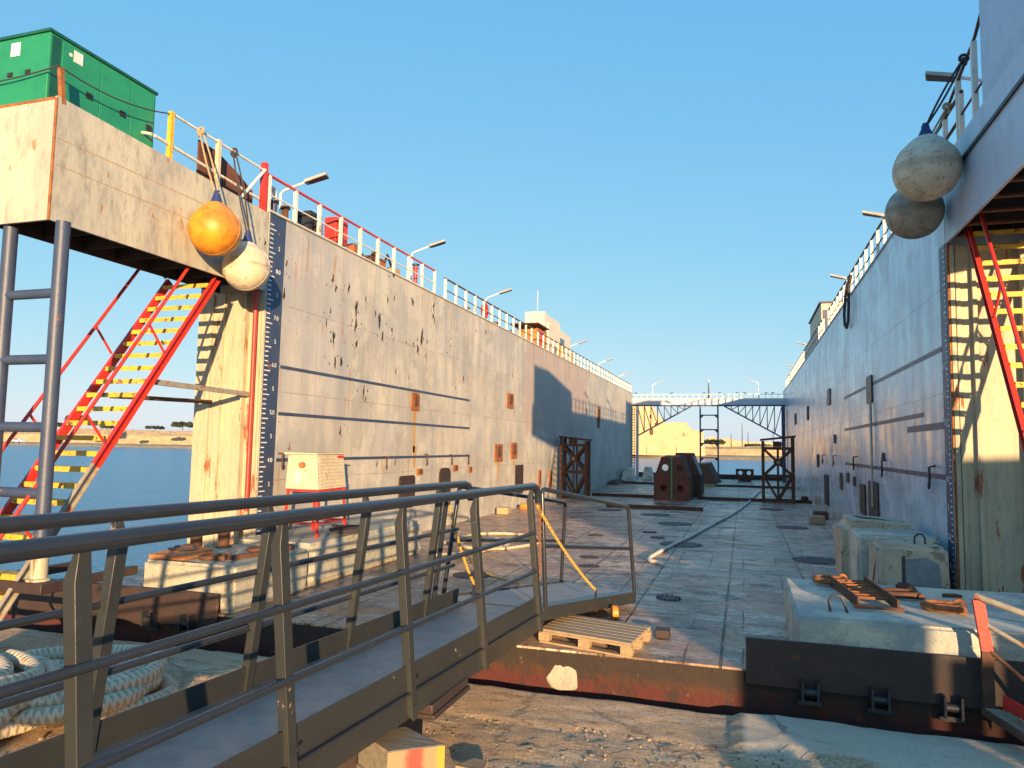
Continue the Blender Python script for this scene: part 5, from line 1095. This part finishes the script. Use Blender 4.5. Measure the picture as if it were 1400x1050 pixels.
# pallet
pl = thing('pallet', 'pale wooden pallet lying under the end of the gangway', 'pallet', (-1.5, 7.8, .002))
P0, P1, P2, P3 = [at(x, y, 'Z', .145) for x, y in ((737, 859), (862, 880), (890, 856), (790, 842))]
P3 = P0+(P2-P1)
ex = (P1-P0); ey = (P2-P1); EX = ex.normalized(); EY = ey.normalized(); Z_ = Vector((0, 0, 1))
for k in range(7):
    a = P0+ey*((k+.5)/7); w_ = ey.length/7*.40
    MB().hexa([a-EY*w_-Z_*.022, a+ex-EY*w_-Z_*.022, a+ex+EY*w_-Z_*.022, a+EY*w_-Z_*.022], [a-EY*w_, a+ex-EY*w_, a+ex+EY*w_, a+EY*w_]).build('top_board', 'wood', pl, bev=.002)
for i in range(3):
    for j in range(3):
        c = P0+ex*(.05+.45*i)+ey*(.07+.43*j); c.z = 0
        MB().hexa([c-EX*.06-EY*.05+Z_*.022, c+EX*.06-EY*.05+Z_*.022, c+EX*.06+EY*.05+Z_*.022, c-EX*.06+EY*.05+Z_*.022], [c-EX*.06-EY*.05+Z_*.1, c+EX*.06-EY*.05+Z_*.1, c+EX*.06+EY*.05+Z_*.1, c-EX*.06+EY*.05+Z_*.1]).build('spacer_block', 'wood', pl, bev=.003)
for j in range(3):
    c = P0+ey*(.07+.43*j); c.z = 0
    for z0, z1 in ((.002, .021), (.101, .122)): MB().hexa([c-EY*.05+Z_*z0, c+ex-EY*.05+Z_*z0, c+ex+EY*.05+Z_*z0, c+EY*.05+Z_*z0], [c-EY*.05+Z_*z1, c+ex-EY*.05+Z_*z1, c+ex+EY*.05+Z_*z1, c+EY*.05+Z_*z1]).build('runner', 'wood', pl, bev=.002)
c = at(900, 868, 'Z', .02); tag(MB().box(c.x-.03, c.y-.08, .001, c.x+.12, c.y+.1, .09).build('timber_offcut', 'brownplate', loc=c, bev=.01), 'dark block sticking out behind the wooden pallet', 'block')
# white stone
c = at(771, 938, 'Z', -.36)
bm = bmesh.new(); bmesh.ops.create_icosphere(bm, subdivisions=4, radius=1)
b = MB()
for v in bm.verts:
    q = v.co.copy(); 
    for nrm, dd in ((Vector((1, .1, .1)), .62), (Vector((-1, -.2, .6)), .72), (Vector((0, -1, .15)), .6), (Vector((.3, .2, 1)), .8), (Vector((-.9, 0, -.4)), .9), (Vector((.8, -.3, 1)), .78), (Vector((-.3, -.5, 1)), .8)):
        nrm.normalize(); e = q.dot(nrm)-dd
        if e > 0: q -= nrm*e
    q *= 1+.05*noise.noise(v.co*4); b.v.append(Vector((c.x+q.x*.21, c.y+.05+q.y*.17, -.36+max(-.02, (q.z+.55)*.185))))
b.f = [[v.index for v in f.verts] for f in bm.faces]; bm.free()
tag(b.build('stone', concrete('pale_broken_stone', (.50, .46, .37), (.42, .38, .31), .55, .1), loc=(c.x, c.y, -.36), ang=40), 'pale broken stone on the quay in front of the rusty hull', 'stone')
# ================================================================ BIG ROPE COIL ON THE QUAY
def bigrope(name, label, c, R, r, turns, seed, zs):
    random.seed(seed); pts = []; n = 30
    for k in range(int(turns*n)):
        t = k/n; a = 2*math.pi*t+seed; lay = int(t/2.6); fr = (t/2.6) % 1
        rr = R*(1-.6*(fr if lay % 2 == 0 else 1-fr))*(1+.42*noise.noise(Vector((t*1.7, seed, 0))))
        pts.append(Vector((c[0]+rr*math.cos(a)*1.12+.08*math.sin(t*1.7+seed), c[1]+rr*math.sin(a)*.9+.1*math.sin(t*2.3), c[2]+r+lay*r*1.45+.06*abs(math.sin(a*.75+t*1.3))+.01)))
    return tag(MB().tube(rope_path(pts, 1), r, 14, uv=True).build(name, 'rope', loc=c), label, 'rope')
bigrope('rope_coil', 'large flat coil of thick white rope on the quay behind the gangway', (-5.75, 5.25, -.36), .80, .070, 7.0, 2, 0)
bigrope('rope_coil', 'high heap of thick white rope at the left edge of the quay', (-6.3, 4.55, -.36), .70, .072, 9.5, 5, 0)
# mid-rope loop standing up
# ================================================================ FAR SIDE: fort, trees, car, town
def place(px, D): 
    d = FW*1000+RT*(px-700); d.z = 0; f_ = Vector((FW.x, FW.y, 0)).normalized(); t = D/(d.dot(f_)); return Vector((0, 0, 0))+d*t
ft = thing('fort', 'weathered ochre stone fort standing at the water beyond the footbridge', 'fort', place(905, 232))
def fbox(pa, pb_, D, z0, z1, dep, nm, mat='fort', yv=0):
    a, b_ = place(pa, D), place(pb_, D); f_ = Vector((FW.x, FW.y, 0)).normalized()*dep
    return MB().hexa([a+Z_*z0, b_+Z_*z0, b_+f_+Z_*z0, a+f_+Z_*z0], [a+Z_*z1, b_+Z_*z1, b_+f_+Z_*z1, a+f_+Z_*z1]).build(nm, mat, ft)
def zpx(py, D, px=900): return at(px, py, 'Y', 0).z if False else (H+ (614-py+.017*(px-1018))*D/1000*1.0)
D = 226
a, b_ = place(850, D), place(962, D)
f_ = Vector((FW.x, FW.y, 0)).normalized()*22
# main gable mass: profile polygon across the front
prof = [(800, 622), (962, 622), (962, 590), (945, 587), (938, 577), (922, 577), (908, 578), (893, 556), (884, 545), (800, 545)]
pts = [place(x, D)+Z_*zpx(y, D, x) for x, y in prof]; pts[0].z = pts[1].z = .0
MB().prism(pts, f_).build('bastion', 'fort', ft, smooth=False)
pts = [place(x, D-2)+Z_*zpx(y, D-2, x) for x, y in [(800, 619), (964, 619), (963, 606), (800, 604)]]; pts[0].z = pts[1].z = -.2
MB().prism(pts, f_*.1).build('base_course', 'fort', ft, smooth=False)
for (x0, y0, x1, y1) in ((889, 586, 893, 594), (896, 578, 898, 581), (889, 567, 891, 571), (935, 591, 940, 596)):
    pts = [place(x, D-.5)+Z_*zpx(y, D-.5, x) for x, y in [(x0, y1), (x1, y1), (x1, y0), (x0, y0)]]; MB().prism(pts, f_*.02).build('window', 'shore' if x0 > 930 else 'bark', ft)
for (x0, y0, x1, y1) in ((885, 610, 897, 619), (925, 611, 937, 620)):
    pts = [place(x, D-2.5)+Z_*zpx(y, D-2.5, x) for x, y in [(x0, y1), (x1, y1), (x1, y0), (x0, y0)]]; MB().prism(pts, f_*.03).build('gate', 'fort2', ft)
def tree(px, D, h, w_, label, seed, wide=1.):
    c = place(px, D); g0 = 2.6 if px > 500 else 5.2; t = thing('tree', label, 'tree', (c.x, c.y, g0), 'trees on the far shore'); random.seed(seed)
    MB().tube([(c.x, c.y, g0), (c.x+.1, c.y, g0+h*.45)], [h*.05, h*.03], 7).build('trunk', 'bark', t)
    b = MB()
    for k in range(420):
        u = random.random()*2*math.pi; v = random.uniform(-.6, 1); r = (random.random()**.4)
        p = Vector((c.x+math.cos(u)*w_*.5*r*math.sqrt(1-v*v*.8)*wide, c.y+math.sin(u)*w_*.5*r, g0+h*.62+v*h*.36*r)); s = random.uniform(.15, .42)
        e = Vector((random.uniform(-1, 1), random.uniform(-1, 1), random.uniform(-1, 1))).normalized()*s; f = e.cross(Vector((random.uniform(-1, 1), .3, 1))).normalized()*s
        b.quad(p-e-f, p+e-f, p+e+f, p-e+f)
    b.build('crown', 'leaf', t, smooth=False)
tree(108, 245, 4.6, 7, 'rounded dark tree rising above the far shore wall at the left', 1)
tree(253, 250, 3.0, 7, 'low dark tree on the far shore just left of the yellow tower', 2)
tree(80, 246, 1.8, 5, 'small bush on the far shore beside the rounded dark tree', 3)
tree(974, 240, 2.6, 8, 'dark green bush beside the fort, seen through the bridge legs', 4)
tree(1076, 250, 2.0, 6, 'low bush on the far shore right of the bridge legs', 6)
tree(150, 243, 1.1, 4, 'small scrub on the far shore between the two left trees', 8)
tree(1035, 240, 1.2, 9, 'low scrub on the far shore left of the right guide frame', 9)
tree(215, 250, 1.3, 6, 'flat low shrub on the far shore wall in the left opening', 7)
# parked car on the far shore
cc = place(31, 229); cr = thing('parked_car', 'tiny white car parked below the far shore wall at the left', 'car', (cc.x, cc.y, .1))
zc = .25
def cp(x, z, y): return (cc.x+x, cc.y+y, zc+z)
prof = [(-2.1, .3), (2.1, .3), (2.1, .8), (1.3, .95), (.7, 1.45), (-1.1, 1.45), (-1.8, .95), (-2.1, .85)]
MB().prism([cp(x, z, -.8) for x, z in prof], (0, 1.6, 0)).build('body', 'carpaint', cr, bev=.05)
MB().prism([cp(x, z, -.82) for x, z in ((-1.5, .98), (1.1, .98), (.62, 1.38), (-1.0, 1.38))], (0, .015, 0)).build('window', 'glass', cr)
for x in (-1.3, 1.3): MB().lathe(cp(x, .3, -.84), [(.3, 0), (.3, .2)], 14, (0, 1, 0)).build('wheel', 'tar', cr)
# distant masts and pale town blocks
random.seed(12)
for k, (px, w_, h_, lab) in enumerate(((991, 8, 5.5, 'pale building far away right of the fort'), (1003, 14, 4.4, 'long low pale building on the far horizon'), (972, 5, 6.2, 'tall narrow pale building seen between the bridge legs'), (1040, 16, 4.0, 'flat distant building behind the far shore at the right'))):
    c = place(px, 380); tag(MB().box(c.x-w_/2, c.y, 2, c.x+w_/2, c.y+8, h_+2).build('distant_building', 'fort', loc=(c.x, c.y, 2)), lab, 'building')
for k, (px, h_, lab) in enumerate(((1014, 12, 'tallest thin mast on the far horizon'), (1022, 8, 'thin mast right of the tallest one on the horizon'), (999, 7, 'short thin mast left of the tallest one on the horizon'), (1056, 10, 'thin mast behind the right guide frame'), (106, 9, 'thin pole above the rounded tree on the far shore'))):
    c = place(px, 330); tag(MB().tube([(c.x, c.y, 2), (c.x, c.y, h_+2)], [.25, .1], 6).build('distant_mast', 'dark', loc=(c.x, c.y, 2)), lab, 'mast')
# loose grit, one heap of uncounted small stones
random.seed(21); b = MB()
for k in range(2200):
    x = random.uniform(-7.5, 3.5); y = 7.1-abs(random.gauss(0, 1.4)); s_ = random.choice((.004, .005, .007, .010)) if random.random() < .97 else .02
    if y < 2: continue
    zz = -.352; P = []
    for q in range(6):
        t = q*math.pi/3+random.uniform(-.3, .3); P.append((x+s_*math.cos(t)*random.uniform(.7, 1.3), y+s_*math.sin(t)*random.uniform(.7, 1.2), zz-.01))
    b.prism(P, (random.uniform(-.002, .002), random.uniform(-.002, .002), .010+s_*.45))
tag(b.build('grit', concrete('loose_grit', (.50, .38, .25), (.25, .18, .12), 0, .6), smooth=False), 'loose grit and small stones scattered on the quay', None, None, 'stuff')
# ================================================================ BEHIND THE CAMERA: unseen blocks and box added to shade the foreground
sn = Vector((SUN.x, SUN.y, 0)).normalized(); pe = Vector((-sn.y, sn.x, 0)); pe = pe if pe.x > 0 else -pe
def lay(c, s): return sn*s+pe*c
def cast(c0, c1, s0, s1, z1, name, mat):
    b = MB().hexa([lay(c0, s0)-Z_*.4, lay(c1, s0)-Z_*.4, lay(c1, s1)-Z_*.4, lay(c0, s1)-Z_*.4], [lay(c0, s0)+Z_*z1, lay(c1, s0)+Z_*z1, lay(c1, s1)+Z_*z1, lay(c0, s1)+Z_*z1]); return b.build(name, mat, loc=lay((c0+c1)/2, s0)-Z_*.4, bev=.03)
gn_ = 0
for (c0, c1, z) in ((-9, -5.3, 1.7), (-4.8, -3.9, 1.5), (-3.2, -2.7, 1.6), (-2.2, .4, 1.0), (.5, 1.2, 1.2), (1.25, 2.7, .8), (2.75, 3.4, 1.3), (3.45, 4.9, 2.3), (4.95, 5.25, 1.9), (5.3, 5.6, 2.15)):
    tag(cast(c0, c1, -8.6, -8.0, z, 'shade_block', 'quay'), 'unseen block added behind the viewer to shade the foreground', 'wall', 'added shade blocks behind the viewer')
tag(cast(5.7, 15, -10.5, -8.0, 3.9, 'shade_box', 'green'), 'unseen green box added behind the viewer to cast shade', 'shade blocker')  # tall box added for the shade it throws, never in view
for o in bpy.data.objects:
    if '_w' in o: del o['_w']
